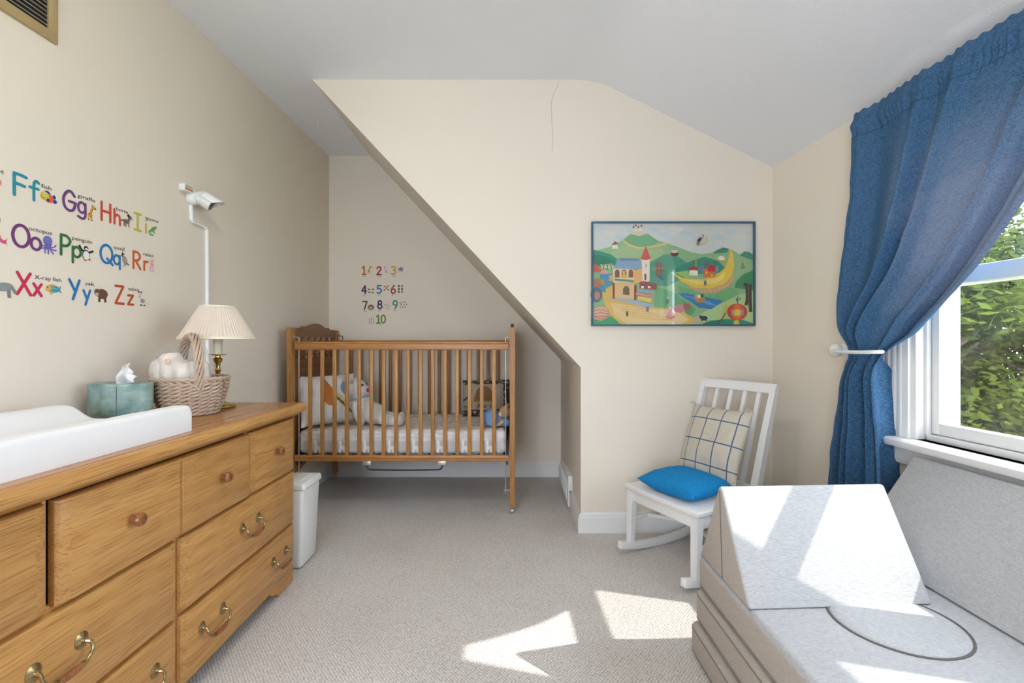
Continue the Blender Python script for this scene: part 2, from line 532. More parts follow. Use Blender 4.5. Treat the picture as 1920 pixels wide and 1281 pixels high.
prism(bm, [(-.062, ZS - .030), (-.068, ZS - .02), (-.068, ZS - .006), (-.060, ZS), (.05, ZS), (.05, ZS - .030)], 0, A0 - .13, B1 + .13)
prism(bm, [(-.017, ZS - .10), (-.024, ZS - .085), (-.024, ZS - .03), (0, ZS - .03), (0, ZS - .10)], 0, A0 - .115, B1 + .115)
struct(obj('trim_5', onR(bm), TRIM))

# added rear window, unseen, lets in sky light as frontal fill
w3 = bpy.data.objects.new('added_fill_window', None); COL.objects.link(w3); w3['kind'] = 'structure'
w3.location = (-.78, YR - .05, RZ0); OFF[w3.name] = Vector(w3.location)
bm = nb()
for x in (RW0, -.81, RW1 - .06): box(bm, x, x + .06, YR - .09, YR - .03, RZ0, RZ1, .003)
for z in (RZ0, RZ1 - .06): box(bm, RW0, RW1, YR - .088, YR - .032, z, z + .06, .003)
obj('frame', bm, TRIM, w3)
for a, b in ((RW0 + .05, -.80), (-.76, RW1 - .05)):
    bm = nb(); box(bm, a, b, YR - .062, YR - .058, RZ0 + .05, RZ1 - .05); obj('pane', bm, GLASS, w3, smooth=False)  # black plate: darkness inside the duct put into the colour

# added ceiling dome, out of view, put in for fill light
cl = thing('added_fill_lamp', 'added frosted glass dome giving fill light, out of view overhead', 'added fill lamp', (-.45, .95, ZC - .10))
bm = nb(); lathe(bm, [(.19, -.002), (.195, -.02), (.185, -.026), (.0, -.026)], (-.45, .95, ZC), 40); obj('pan', bm, PLAST, cl)
def lampmat():
    m, nt, bs = base_mat('fill_lamp_glass')
    bs.inputs['Emission Color'].default_value = (1, .97, .92, 1); bs.inputs['Emission Strength'].default_value = 14.0
    return m
bm = nb(); lathe(bm, [(.18, -.024), (.175, -.045), (.15, -.068), (.10, -.086), (.05, -.094), (0, -.096)], (-.45, .95, ZC), 40); obj('glass_dome', bm, lampmat(), cl)

# sky portals for the window openings (guide the daylight sampling, give no light themselves)
def portal(loc, rot, sx, sy):
    l = bpy.data.lights.new('window_portal', 'AREA'); l.shape = 'RECTANGLE'; l.size = sx; l.size_y = sy
    l.cycles.is_portal = True
    o = bpy.data.objects.new('window_portal', l); COL.objects.link(o); o.location = loc; o.rotation_euler = rot
for a, b in ((A0, A1), (B0, B1)):
    portal(R((a + b) / 2, .20, (ZS + ZH) / 2), (PI / 2, 0, PI / 2), b - a, ZH - ZS)
portal(((RW0 + RW1) / 2, YR - .12, (RZ0 + RZ1) / 2), (-PI / 2, 0, PI), RW1 - RW0, RZ1 - RZ0)

# ------------------------------------------------------------ dresser
DX = -0.992                                     # plane of the face frame
DY0, DYM, DY1 = 0.62, 1.345, 2.07
DZ = 0.80
dresser = thing('dresser', 'long honey oak dresser with brass pulls and round wooden knobs', 'dresser', (-1.23, 1.345, 0))
bm = nb(); box(bm, -1.495, DX - .012, DY0 + .004, DY1 - .004, .05, DZ - .04)
obj('carcass', bm, BLACK, dresser, smooth=False)  # painted black to stand for the dark interior behind the drawer gaps
for y in (DY0, DY1 - .02):
    bm = nb(); box(bm, -1.497, DX, y, y + .02, 0.0, DZ - .04, .002); obj('side_panel', bm, OAK_Z, dresser)
bm = nb()                                       # face frame: rails and stiles
for z0, z1 in ((DZ - .058, DZ - .036), (.494, .514), (.262, .282), (.048, .062)): box(bm, DX - .013, DX - .001, DY0, DY1, z0, z1, .002)
for y0, y1 in ((DY0, DY0 + .018), (DY1 - .018, DY1), (.968, .977), (1.702, 1.716)): box(bm, DX - .013, DX, y0, y1, .50, DZ - .04, .002)
for y0, y1 in ((DY0, DY0 + .016), (DY1 - .016, DY1), (DYM - .012, DYM + .012)): box(bm, DX - .013, DX, y0, y1, .05, .51, .002)
obj('face_frame', bm, OAK_Y, dresser)
bm = nb()                                       # apron with bracket feet
ap = [(DY0, 0), (DY0 + .13, 0), (DY0 + .145, .022), (DY0 + .175, .026), (DY0 + .20, .046), (DY1 - .20, .046), (DY1 - .175, .026), (DY1 - .145, .022), (DY1 - .13, 0), (DY1, 0), (DY1, .062), (DY0, .062)]
prism(bm, ap, 0, DX - .018, DX + .004)
obj('apron', bm, OAK_Y, dresser, smooth=False)
bm = nb()                                       # moulded top
tp = [(-1.50, DZ), (-.965, DZ), (-.950, DZ - .004), (-.941, DZ - .014), (-.939, DZ - .026), (-.946, DZ - .036), (-.962, DZ - .040), (-.972, DZ - .046), (-.982, DZ - .055), (-1.0, DZ - .058), (-1.50, DZ - .05)]
prism(bm, tp, 1, DY0 - .03, DY1 + .03, 0)
obj('edge_moulding', bm, OAK_Y, dresser, angle=50)
bm = nb(); box(bm, -1.50, -1.034, DY0 - .03, DY1 + .03, DZ - .01, DZ + .0012); box(bm, -1.030, -.966, DY0 - .03, DY1 + .03, DZ - .01, DZ + .0012)
obj('top', bm, OAK_TOP, dresser, smooth=False)
bm = nb(); box(bm, -1.036, -1.028, DY0 - .03, DY1 + .03, DZ - .01, DZ + .0008)
obj('top_groove', bm, BLACK, dresser, smooth=False)

def drawer_front(y0, y1, z0, z1, x=DX, split=None):
    bm = nb()
    c = .030; t = .019
    pr = [(x - .01, y0), (x + .004, y0), (x + .012, y0 + .004), (x + t, y0 + c)]
    if split:
        pr += [(x + t, split - .009), (x + t - .008, split - .002), (x + t - .008, split + .002), (x + t, split + .006)]
    pr += [(x + t, y1 - c), (x + .012, y1 - .004), (x + .004, y1), (x - .01, y1)]
    prism(bm, pr, 2, z0, z1)
    es = [e for e in bm.edges if abs(e.verts[0].co.z - e.verts[1].co.z) < 1e-5 and min(v.co.x for v in e.verts) > x + .010]
    bmesh.ops.bevel(bm, geom=es, offset=.006, segments=2, affect='EDGES', profile=.5)
    return obj('drawer', bm, OAK_Y, dresser, angle=25)

def knob(dr, y, z, x=DX + .019):
    bm = nb()
    lathe(bm, [(0.008, 0), (.009, .004), (.0075, .010), (.011, .013), (.016, .018), (.0175, .024), (.015, .030), (.009, .032), (.006, .0315)], (x, y, z), 20, 0)
    k = obj('knob', bm, KNOBW, dr)
    return k
def knob_centre(k, y, z, x=DX + .019):
    bm = nb(); lathe(bm, [(.0055, .031), (.005, .0335), (.002, .034), (0.0, .034)], (x, y, z), 12, 0)
    obj('knob_screw', bm, BRASS, dr_thing(k))
def dr_thing(k): return k.parent

def pull(dr, y, z, x=DX + .019):
    hw = .052
    for s in (-1, 1):
        bm = nb()
        lathe(bm, [(.0005, 0), (.017, 0), (.017, .002), (.012, .005), (.007, .007), (.006, .012), (0.0, .013)], (x - .001, y + s * hw, z), 18, 0, 1.0, 1.15)
        obj('rosette', bm, BRASS, dr)
    for s in (-1, 1):
        bm = nb()
        P = smooth_path([(x + .006, y + s * hw, z), (x + .018, y + s * (hw + .003), z - .003), (x + .024, y + s * (hw + .004), z - .014), (x + .026, y + s * (hw - .003), z - .026), (x + .028, y + s * (hw - .016), z - .034), (x + .028, y + s * (hw - .024), z - .036)], 4)
        tube(bm, P, [.0048 - .0012 * math.sin(PI * i / (len(P) - 1)) for i in range(len(P))], 8)
        P2 = [(x + .028, y + s * (hw - .026), z - .036), (x + .028, y + s * (hw - .021), z - .0355)]
        tube(bm, P2, .0068, 10)
        obj('bail_arm', bm, BRASS, dr)
    bm = nb()
    L = hw - .022
    P = [(x + .028, y + L * t / 6, z - .036 - .0025 * (1 - (t / 6) ** 2)) for t in range(-6, 7)]
    tube(bm, P, [.0062 + .0022 * (1 - (t / 6) ** 2) for t in range(-6, 7)], 12)
    obj('grip', bm, KNOBW, dr)

g = .006
for y0, y1, knobs, split, x in ((DY0 + .012, .966, (.80,), None, DX), (.984, 1.706, (1.165, 1.527), 1.345, DX + .006), (1.714, DY1 - .010, (1.893,), None, DX)):
    dr = drawer_front(y0, y1, .511, DZ - .062, x, split)
    for ky in knobs:
        k = knob(dr, ky, .628, x + .019)
        bm = nb(); lathe(bm, [(.0052, .030), (.005, .0332), (.002, .0338), (0.0, .0338)], (x + .019, ky, .628), 12, 0)
        obj('knob_screw', bm, BRASS, dr)
for y0, y1 in ((DY0 + .010, DYM - .007), (DYM + .007, DY1 - .010)):
    dr = drawer_front(y0, y1, .279, .499); pull(dr, (y0 + y1) / 2, .405)
    dr = drawer_front(y0, y1, .066, .266)
    for s in (-1, 1): pull(dr, (y0 + y1) / 2 + s * .215, .182)

# ------------------------------------------------------------ changing pad: contoured cross-section
bm = nb()
PW0, PW1, PY0, PY1 = -1.425, -1.0, 0.55, 1.432
def pad_top(t):                                  # height over width, raised sides
    e = abs(2 * t - 1)
    s = min(1, max(0, (e - .38) / .42)); s = s * s * (3 - 2 * s)
    return .040 + .041 * s
NW, NL = 30, 26
def padP(u, v):
    x = PW0 + (PW1 - PW0) * u; y = PY0 + (PY1 - PY0) * v
    z = pad_top(u)
    rr = .012
    for q in (u * (PW1 - PW0), (1 - u) * (PW1 - PW0), v * (PY1 - PY0), (1 - v) * (PY1 - PY0)):
        if q < rr: z -= rr - math.sqrt(max(0, rr * rr - (rr - q) ** 2))
    z += .0015 * mnoise.noise(Vector((x * 22, y * 14, 0)))
    return Vector((x, y, DZ + .0015 + z))
def warp(n, k=1.0):
    xs = [i / n for i in range(n + 1)]
    return sorted(set(xs + [.008, .018, .03, .97, .982, .992]))
U, V = warp(NW), warp(NL)
top = [[bm.verts.new(padP(u, v)) for v in V] for u in U]
botv = [[None] * len(V) for _ in U]
for i, u in enumerate(U):
    for j, v in enumerate(V):
        if i in (0, len(U) - 1) or j in (0, len(V) - 1):
            p = padP(u, v); botv[i][j] = bm.verts.new((p.x, p.y, DZ + .0015))
for i in range(len(U) - 1):
    for j in range(len(V) - 1): bm.faces.new((top[i][j], top[i + 1][j], top[i + 1][j + 1], top[i][j + 1]))
for j in range(len(V) - 1):
    for i in (0, len(U) - 1): bm.faces.new((top[i][j], top[i][j + 1], botv[i][j + 1], botv[i][j]))
for i in range(len(U) - 1):
    for j in (0, len(V) - 1): bm.faces.new((top[i][j], top[i + 1][j], botv[i + 1][j], botv[i][j]))
ring = [botv[i][0] for i in range(len(U))] + [botv[-1][j] for j in range(1, len(V))] + [botv[i][-1] for i in range(len(U) - 2, -1, -1)] + [botv[0][j] for j in range(len(V) - 2, 0, -1)]
bm.faces.new(ring)
bmesh.ops.recalc_face_normals(bm, faces=bm.faces[:])
tag(obj('changing_pad', bm, PADW, angle=60), 'white contoured changing pad lying on the oak dresser', 'changing pad')

# ------------------------------------------------------------ tissue cover
TC = (-1.374, 1.612, DZ + .002)
tb = thing('tissue_box', 'green-blue glazed ceramic tissue cover behind the changing pad', 'tissue box', TC)
def ceramic():
    m, nt, bs = base_mat('celadon_glaze')
    v = coords(nt)
    f = noise_tex(nt, v, 16, 4, .6, .6); f2 = noise_tex(nt, coords(nt, (1, 1, 9)), 14, 2)
    a = col_node(nt, lin('5f8078'), lin('9fb4a8'), ramp(nt, f, .35, .68))
    b = nt.nodes.new('ShaderNodeMix'); b.data_type = 'RGBA'
    nt.links.new(ramp(nt, f2, .45, .75), b.inputs[0]); nt.links.new(a, b.inputs[6]); b.inputs[7].default_value = (*lin('7d9fa6'), 1)
    nt.links.new(b.outputs[2], bs.inputs['Base Color'])
    bs.inputs['Roughness'].default_value = .3
    bump(nt, bs, f, .15, .004)
    return m
CER = ceramic()
bm = nb()
prof = [(.100, 0), (.104, .004), (.1035, .06), (.104, .122), (.1055, .128), (.104, .1325), (.098, .134), (.045, .1315), (.040, .128), (.038, .05), (0, .05)]
lathe(bm, prof, TC, 48, 2, 1.0, .62)
obj('ceramic_cover', bm, CER, tb)
bm = nb()
sa = -1.22; sx_, sy_ = math.cos(sa) * .1042, math.sin(sa) * .1042 * .62
tube(bm, [(TC[0] + sx_, TC[1] + sy_, TC[2] + z) for z in (.004, .04, .08, .126)], .0011, 6)
obj('cover_seam', bm, SEAM, tb)
bm = nb()                                       # pulled-up tissue
def tis(u, v):
    a = (u - .5) * 2
    w = .034 * (1 - .55 * v) * (1 + .15 * math.sin(9 * v))
    x = a * w + .016 * v * v + (.022 if u > .7 and .35 < v < .75 else 0) * (u - .7) / .3
    y = .014 * math.sin(a * 5 + v * 2) * (1 - .3 * v) + .006 * math.sin(v * 9)
    z = .115 + .088 * v - .030 * v * abs(a) ** 1.5
    return Vector((TC[0] + x + .004, TC[1] + y, TC[2] + z))
grid(bm, tis, 20, 14)
t_ = obj('tissue', bm, COTTON, tb)
t_.modifiers.new('thick', 'SOLIDIFY').thickness = .0008

# ------------------------------------------------------------ wicker basket with diapers
BC = Vector((-1.236, 1.765, DZ + .0015))
bk = thing('wicker_basket', 'round whitewashed wicker basket with a twisted hoop handle', 'basket', BC)
WICK = plain('pale_wicker', (0.56, 0.42, 0.31), .6, var=.18, scale=45)
def brad(z): return .100 + .044 * math.sin(min(1, z / .135) * PI / 2)
NS = 22
bm = nb()
rows = 9
for r in range(rows):
    z = .011 + r * .0137
    for strand in (0, 1):
        P = []
        for k in range(NS * 4):
            a = 2 * PI * k / (NS * 4)
            ph = math.cos(NS / 2 * a + PI * (r % 2) + PI * strand)
            rr = brad(z) + .0062 * ph
            P.append(Vector((math.cos(a) * rr, math.sin(a) * rr * .90, z + .0042 * math.sin(NS / 2 * a + PI * (r % 2) + PI * strand) + .0012 * math.sin(3 * a + r))) + BC)
        tube(bm, P, .0054, 6, closed=True)
w = obj('woven_side', bm, WICK, bk); w['kind'] = 'stuff'
bm = nb()                                       # braided rim: short slanted rods
nr = 28
for k in range(nr):
    a0 = 2 * PI * k / nr
    P = []
    for j in range(7):
        t = j / 6; a = a0 + t * .62
        rr = .146 + .011 * math.sin(PI * t) - .006 * t
        P.append(Vector((math.cos(a) * rr, math.sin(a) * rr * .90, .128 + .016 * math.sin(PI * t * 1.1) - .006 * t)) + BC)
    tube(bm, P, .0056, 6)
obj('braided_rim', bm, WICK, bk)
bm = nb(); lathe(bm, [(0, .001), (.104, .001), (.107, .006), (.104, .010), (0, .010)], BC, 32, 2, 1, .9); obj('base', bm, WICK, bk)
for k in range(NS):
    a = 2 * PI * k / NS
    if k == 0:
        bm = nb(); tube(bm, [Vector((brad(z), 0, z)) for z in (.004, .03, .06, .09, .132)], .0038, 6)
        st0 = obj('stake', bm, WICK, bk, keep=True); st0.location = (0, 0, 0); 
        OFF[st0.name] = BC
    else:
        c = st0.copy(); COL.objects.link(c); c.rotation_euler = (0, 0, a); c.scale = (1 / math.sqrt(math.cos(a) ** 2 + (math.sin(a) / .9) ** 2), 1, 1)
bm = nb()                                       # hoop handle of twisted rods
hd = Vector((.72, -.66, 0)).normalized()
hc = [(.141, .10), (.150, .15), (.145, .20), (.122, .25), (.082, .285), (.03, .300), (-.03, .298), (-.085, .280), (-.125, .245), (-.146, .195), (-.149, .15), (-.141, .10)]
base = smooth_path([hd * a * .95 + Vector((0, 0, z)) for a, z in hc], 6)
side = Vector((-hd.y, hd.x, 0))
for s in range(7):
    P = []
    for i, p in enumerate(base):
        t = base[min(i + 1, len(base) - 1)] - base[max(i - 1, 0)]; t.normalize()
        n1 = side; n2 = t.cross(side)
        an = 2 * PI * s / 7 + i * .20
        P.append(BC + p + n1 * math.cos(an) * .0150 + n2 * math.sin(an) * .0075)
    tube(bm, P, .0050, 6)
obj('handle', bm, WICK, bk)

DIAP = plain('diaper_white', (0.80, 0.72, 0.64), .9, var=.06, scale=25, bmp=.3, bscale=60, spec=.1)
dp = thing('diaper_pack', 'stack of folded diapers in clear wrap inside the wicker basket', 'diapers', BC + Vector((-.02, 0, .03)))
def lump(c, r, seed, rz=0.0, tilt=0.0):
    bm = nb()
    bmesh.ops.create_icosphere(bm, subdivisions=4, radius=1.0)
    for v in bm.verts:
        p = v.co.copy()
        q = Vector([math.copysign(abs(x) ** .62, x) for x in p])
        nz = 1 + .07 * mnoise.noise(p * 2.6 + Vector((seed, 0, 0))) + .025 * mnoise.noise(p * 7 + Vector((0, seed, 0)))
        v.co = Vector((q.x * r[0], q.y * r[1], q.z * r[2])) * nz
    M = Matrix.Translation(c) @ Matrix.Rotation(rz, 4, 'Z') @ Matrix.Rotation(tilt, 4, 'Y')
    bmesh.ops.transform(bm, matrix=M, verts=bm.verts[:])
    return bm
for cc, rr_, sd_, rz_, ti_ in (((-.090, -.035, .150), (.046, .050, .062), 1.0, -.5, .15), ((-.045, -.048, .172), (.040, .048, .064), 4.0, -.45, -.1), ((.004, -.045, .150), (.058, .048, .056), 8.0, -.4, .3), ((.050, -.030, .150), (.046, .042, .056), 12.0, -.4, -.2), ((-.02, .035, .148), (.075, .055, .056), 15.0, .3, 0)):
    obj('folded_diaper', lump(BC + Vector(cc), rr_, sd_, rz_, ti_), DIAP, dp)
PEACH = plain('peach_tape', lin('e2bfa2'), .7)
for c, rr in (((-.098, -.086, .165), (.018, .003, .008)), ((-.030, -.096, .205), (.011, .003, .012))):
    bm = nb(); ellipsoid(bm, BC + Vector(c), rr, n=14, m=8); obj('tape_tab', bm, PEACH, dp)
def wrapmat():
    m, nt, bs = base_mat('clear_wrap')
    nt.nodes.remove(bs)
    tr = nt.nodes.new('ShaderNodeBsdfTransparent'); tr.inputs[0].default_value = (.975, .98, .985, 1)
    gl = nt.nodes.new('ShaderNodeBsdfGlossy'); gl.inputs['Roughness'].default_value = .38
    df = nt.nodes.new('ShaderNodeBsdfDiffuse'); df.inputs[0].default_value = (.95, .95, .97, 1)
    m1 = nt.nodes.new('ShaderNodeMixShader'); m1.inputs[0].default_value = .4
    nt.links.new(gl.outputs[0], m1.inputs[1]); nt.links.new(df.outputs[0], m1.inputs[2])
    f = ramp(nt, noise_tex(nt, coords(nt), 22, 3), .35, .8)
    ml = nt.nodes.new('ShaderNodeMath'); ml.operation = 'MULTIPLY_ADD'; ml.inputs[1].default_value = .16; ml.inputs[2].default_value = .03
    nt.links.new(f, ml.inputs[0])
    m2 = nt.nodes.new('ShaderNodeMixShader'); nt.links.new(ml.outputs[0], m2.inputs[0])
    nt.links.new(tr.outputs[0], m2.inputs[1]); nt.links.new(m1.outputs[0], m2.inputs[2])
    nt.links.new(m2.outputs[0], nt.nodes['Material Output'].inputs[0])
    return m
WRAP = wrapmat()
bm = nb()
def wr(u, v):
    a = 2 * PI * u
    rx, ry = .112, .088
    sq = lambda t: math.copysign(abs(t) ** .6, t)
    k = 1 + .10 * mnoise.noise(Vector((math.cos(a) * 3, math.sin(a) * 3, v * 5))) + .07 * mnoise.noise(Vector((math.cos(a) * 8, math.sin(a) * 8, v * 13)))
    pinch = 1.0 if v < .55 else 1 - .92 * ((v - .55) / .45)
    return BC + Vector((-.028 + sq(math.cos(a)) * rx * k * (pinch * .12 + .88 if v > .55 else 1), -.012 + sq(math.sin(a)) * ry * k * pinch, -.0 + .13 + .112 * v + .020 * math.sin(3 * a + 1) * v))
grid(bm, wr, 48, 16, True)
obj('plastic_wrap', bm, WRAP, dp)

bk.scale = (.86, .86, 1.0); dp.scale = (.86, .86, 1.0)
# ------------------------------------------------------------ table lamp
LC = Vector((-1.238, 1.93, DZ + .0015))
lp = thing('table_lamp', 'brass candlestick table lamp with pleated cream shade', 'lamp', LC)
BR2 = plain('polished_brass', (0.55, 0.40, 0.14), .22, metal=1.0, var=.08, scale=50)
bm = nb()
lathe(bm, [(0, 0), (.066, 0), (.068, .006), (.064, .012), (.054, .016), (.040, .020), (.022, .028), (.012, .04), (.010, .06), (.016, .07), (.010, .08), (.009, .15), (.013, .158), (.009, .166), (.009, .185), (.016, .195), (.018, .205), (.010, .212), (.010, .218), (.032, .222), (.033, .225), (.010, .226)], LC, 32)
obj('brass_base', bm, BR2, lp)
bm = nb(); lathe(bm, [(.0165, .224), (.017, .228), (.017, .335), (.015, .338), (0, .338)], LC, 24); obj('candle_sleeve', bm, CREAM, lp)
bm = nb()
tube(bm, [LC + Vector((-.012, -.012, .292)), LC + Vector((-.026, -.020, .292))], .003, 8)
ellipsoid(bm, LC + Vector((-.029, -.021, .292)), (.006, .006, .005), n=12, m=8)
obj('switch', bm, BLACK, lp)
bm = nb()
NP = 64
def shade(u, v):
    a = 2 * PI * u
    r = (.137 * (1 - v) + .066 * v) * (1 + .022 * math.cos(2 * PI * NP * u))
    return LC + Vector((math.cos(a) * r, math.sin(a) * r, .294 + .130 * v))
grid(bm, shade, NP * 6, 6, True)
sh = obj('shade', bm, SHADE, lp, angle=80)
for r, z, hh in ((.1410, .288, .010), (.0690, .421, .007)):
    bm = nb(); lathe(bm, [(r - .003, z), (r + .001, z), (r - .001, z + hh), (r - .005, z + hh), (r - .003, z)], LC, 64); obj('shade_trim', bm, CREAM, sh)
bm = nb()
for k in range(3):
    a = 2 * PI * k / 3
    tube(bm, [LC + Vector((0, 0, .41)), LC + Vector((math.cos(a) * .068, math.sin(a) * .068, .422))], .0015, 6)
tube(bm, [LC + Vector((0, 0, .33)), LC + Vector((0, 0, .415))], .004, 8)
obj('shade_holder', bm, BR2, lp)

# ------------------------------------------------------------ waste bin beside the dresser
bc = thing('waste_bin', 'white plastic waste bin with lid between dresser and crib', 'bin', (-1.12, 2.25, 0))
def taper(bm, x0, x1, y0, y1, z0, z1, g, bev):
    vs = box(bm, x0, x1, y0, y1, z0, z1)
    for v in vs:
        if v.co.z > (z0 + z1) / 2:
            v.co.x += g if v.co.x > (x0 + x1) / 2 else -g
            v.co.y += g if v.co.y > (y0 + y1) / 2 else -g
    bmesh.ops.bevel(bm, geom=bm.edges[:], offset=bev, segments=3, affect='EDGES', profile=.5)
bm = nb(); taper(bm, -1.25, -.995, 2.165, 2.335, .002, .385, .015, .02); obj('bucket', bm, PLAST, bc)
bm = nb(); taper(bm, -1.268, -.970, 2.147, 2.353, .376, .412, -.005, .012); ld = obj('lid', bm, PLAST, bc)
bm = nb(); taper(bm, -1.24, -1.005, 2.175, 2.325, .405, .417, -.004, .004); obj('lid_panel', bm, PLAST, ld)

# ------------------------------------------------------------ crib
CX0, CX1 = -1.405, 0.020
CY0, CY1 = 2.870, 3.610
crib = thing('crib', 'wooden drop-side baby crib with spindle headboard in the alcove', 'crib', ((CX0 + CX1) / 2, (CY0 + CY1) / 2, 0))
PTX = .036
def crib_end(x0, inner, part_name):
    x1 = x0 + PTX
    xm = (x0 + x1) / 2
    for y0, y1 in ((CY0 - .020, CY0 + .035), (CY1 - .035, CY1 + .020)):
        bm = nb()
        vs = box(bm, x0, x1, y0, y1, .045, 1.168)
        bmesh.ops.bevel(bm, geom=bm.edges[:], offset=.006, segments=2, affect='EDGES')
        for v in bm.verts:
            if v.co.z < .14: v.co.x = xm + (v.co.x - xm) * .82
        obj('post', bm, CRIB_Z, crib)
        bm = nb()
        yc = (y0 + y1) / 2
        tube(bm, [(xm, yc, .05), (xm, yc, .034)], .007, 8)
        prism(bm, [(yc - .016, .038), (yc + .014, .038), (yc + .022, .02), (yc - .004, .016)], 0, xm - .012, xm + .012, .002)
        lathe(bm, [(.008, -.010), (.0175, -.008), (.0185, 0), (.0175, .008), (.008, .010)], (xm, yc + .006, .0187), 18, 0)
        obj('caster', bm, STEEL, crib)
    ya, yb = CY0 + .030, CY1 - .030
    n = 40
    def scal(t):                                  # scalloped crown
        e = abs(2 * t - 1)
        z = 1.150
        if e < .36: z = 1.186 + .020 * math.cos(e / .36 * PI / 2)
        elif e < .44: z = 1.186 - .020 * math.sin((e - .36) / .08 * PI / 2)
        elif e < .70: z = 1.166 + .016 * math.sin((e - .44) / .26 * PI)
        elif e < .94: z = 1.158 + .012 * math.sin((e - .70) / .24 * PI)
        else: z = 1.158
        return z
    pts = [(ya + (yb - ya) * k / n, scal(k / n)) for k in range(n + 1)] + [(yb, 1.108), (ya, 1.108)]
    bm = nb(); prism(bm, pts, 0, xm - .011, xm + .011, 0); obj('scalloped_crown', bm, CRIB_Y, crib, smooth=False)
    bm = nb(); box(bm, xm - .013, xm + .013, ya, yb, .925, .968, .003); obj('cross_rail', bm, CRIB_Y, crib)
    bm = nb()
    pr = [(.006, .966), (.009, .972), (.013, .980), (.009, .988), (.015, .994), (.015, .999), (.010, 1.006), (.013, 1.018), (.014, 1.028), (.013, 1.038), (.010, 1.050), (.015, 1.057), (.015, 1.062), (.009, 1.068), (.013, 1.080), (.009, 1.096), (.006, 1.110)]
    lathe(bm, [(r_ * 1.35, z_) for r_, z_ in pr], (xm, ya + .045, 0), 12)
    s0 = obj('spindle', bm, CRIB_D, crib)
    ns = 7
    for k in range(1, ns): dup(s0, (0, (yb - ya - .09) * k / (ns - 1), 0))
    bot = []
    for k in range(n + 1):
        t = k / n; e = abs(2 * t - 1)
        bot.append((ya + (yb - ya) * t, .245 + .065 * (0.5 + .5 * math.cos(PI * min(1, e / .85))) - .03 * (1 if e > .93 else 0)))
    pts = bot + [(yb, .930), (ya, .930)]
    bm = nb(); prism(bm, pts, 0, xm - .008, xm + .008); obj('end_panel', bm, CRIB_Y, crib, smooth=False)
crib_end(CX0, 1, 'headboard')
crib_end(CX1 - PTX, -1, 'footboard')
def crib_side(y, ztop, zbot, mz, mx, front):
    bm = nb()
    xa, xb = CX0 + PTX + .010, CX1 - PTX - .006
    pr = [(y - .011, ztop - .052), (y - .014, ztop - .046), (y - .014, ztop - .018), (y - .011, ztop - .013), (y - .014, ztop - .008), (y - .011, ztop), (y + .011, ztop), (y + .014, ztop - .008), (y + .014, ztop - .046), (y + .011, ztop - .052)]
    prism(bm, pr, 0, xa, xb); obj('side_top_rail', bm, mx, crib, smooth=False)
    bm = nb()
    pr = [(y - .012, zbot), (y - .014, zbot + .005), (y - .014, zbot + .014), (y - .010, zbot + .018), (y - .014, zbot + .022), (y - .012, zbot + .036), (y + .013, zbot + .036), (y + .013, zbot)]
    prism(bm, pr, 0, xa, xb); obj('side_bottom_rail', bm, mx, crib, smooth=False)
    bm = nb(); box(bm, -.0117, .0117, y - .008, y + .008, zbot + .034, ztop - .050, .003)
    x_first = (581 - 960) / F * 2.87
    s0 = obj('slat', bm, mz, crib)
    s0.location.x += x_first
    for k in range(1, 16): dup(s0, (.0768 * k, 0, 0))
crib_side(CY0 + .004, 1.079, .332, CRIB_Z, CRIB_X, True)
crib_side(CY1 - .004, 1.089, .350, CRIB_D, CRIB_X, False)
for x, sgn in (((560 - 960) / F * 2.87, 1), ((948 - 960) / F * 2.87, -1)):   # guide rods of the drop side
    bm = nb()
    tube(bm, [(x, CY0 + .004, .13 if sgn < 0 else .20), (x, CY0 + .004, .6), (x, CY0 + .004, 1.08)], .0035, 8)
    tube(bm, smooth_path([(x, CY0 + .004, 1.078), (x, CY0 + .004, 1.098), (x - .004 * sgn, CY0 + .004, 1.106), (x - .028 * sgn, CY0 + .004, 1.108), (x - .038 * sgn, CY0 + .006, 1.122)], 4), .0035, 8)
    if sgn < 0: tube(bm, [(x - .012, CY0 + .004, .148), (x + .034, CY0 + .006, .148)], .003, 8)
    obj('guide_rod', bm, STEEL, crib)
bm = nb()
for x in (CX0 + PTX + .03,):
    tube(bm, smooth_path([(x - .03, CY1, 1.125), (x, CY1, 1.122), (x + .006, CY1, 1.115), (x + .006, CY1, 1.085)], 4), .003, 8)
obj('back_hook', bm, DARKM, crib)
bm = nb()                                       # foot bar with two brackets
xa, xb = (688 - 960) / F * 2.86, (829 - 960) / F * 2.86
tube(bm, smooth_path([(xa, CY0 - .004, .318), (xa, CY0 - .006, .300), (xa + .014, CY0 - .010, .283), (xa + .06, CY0 - .010, .280), ((xa + xb) / 2, CY0 - .010, .278), (xb - .06, CY0 - .010, .280), (xb - .014, CY0 - .010, .283), (xb, CY0 - .006, .300), (xb, CY0 - .004, .318)], 5), .005, 8)
fb_ = obj('foot_bar', bm, DARKM, crib)
bm = nb(); box(bm, xa - .028, xa + .024, CY0 - .013, CY0 + .008, .308, .334, .002); br = obj('foot_bar_bracket', bm, STEEL, crib)
dup(br, (xb - xa, 0, 0))
bm = nb()                                       # steel spring deck under the mattress
xa, xb = CX0 + PTX + .01, CX1 - PTX - .01
for y in (CY0 + .035, CY1 - .035): box(bm, xa, xb, y - .012, y + .012, .346, .362)
for k in range(9):
    x = xa + .02 + (xb - xa - .04) * k / 8; box(bm, x - .01, x + .01, CY0 + .03, CY1 - .03, .348, .360)
for x in (xa, xb - .012): box(bm, x, x + .012, CY0 + .03, CY1 - .03, .30, .46)
obj('mattress_support', bm, DARKM, crib, smooth=False)

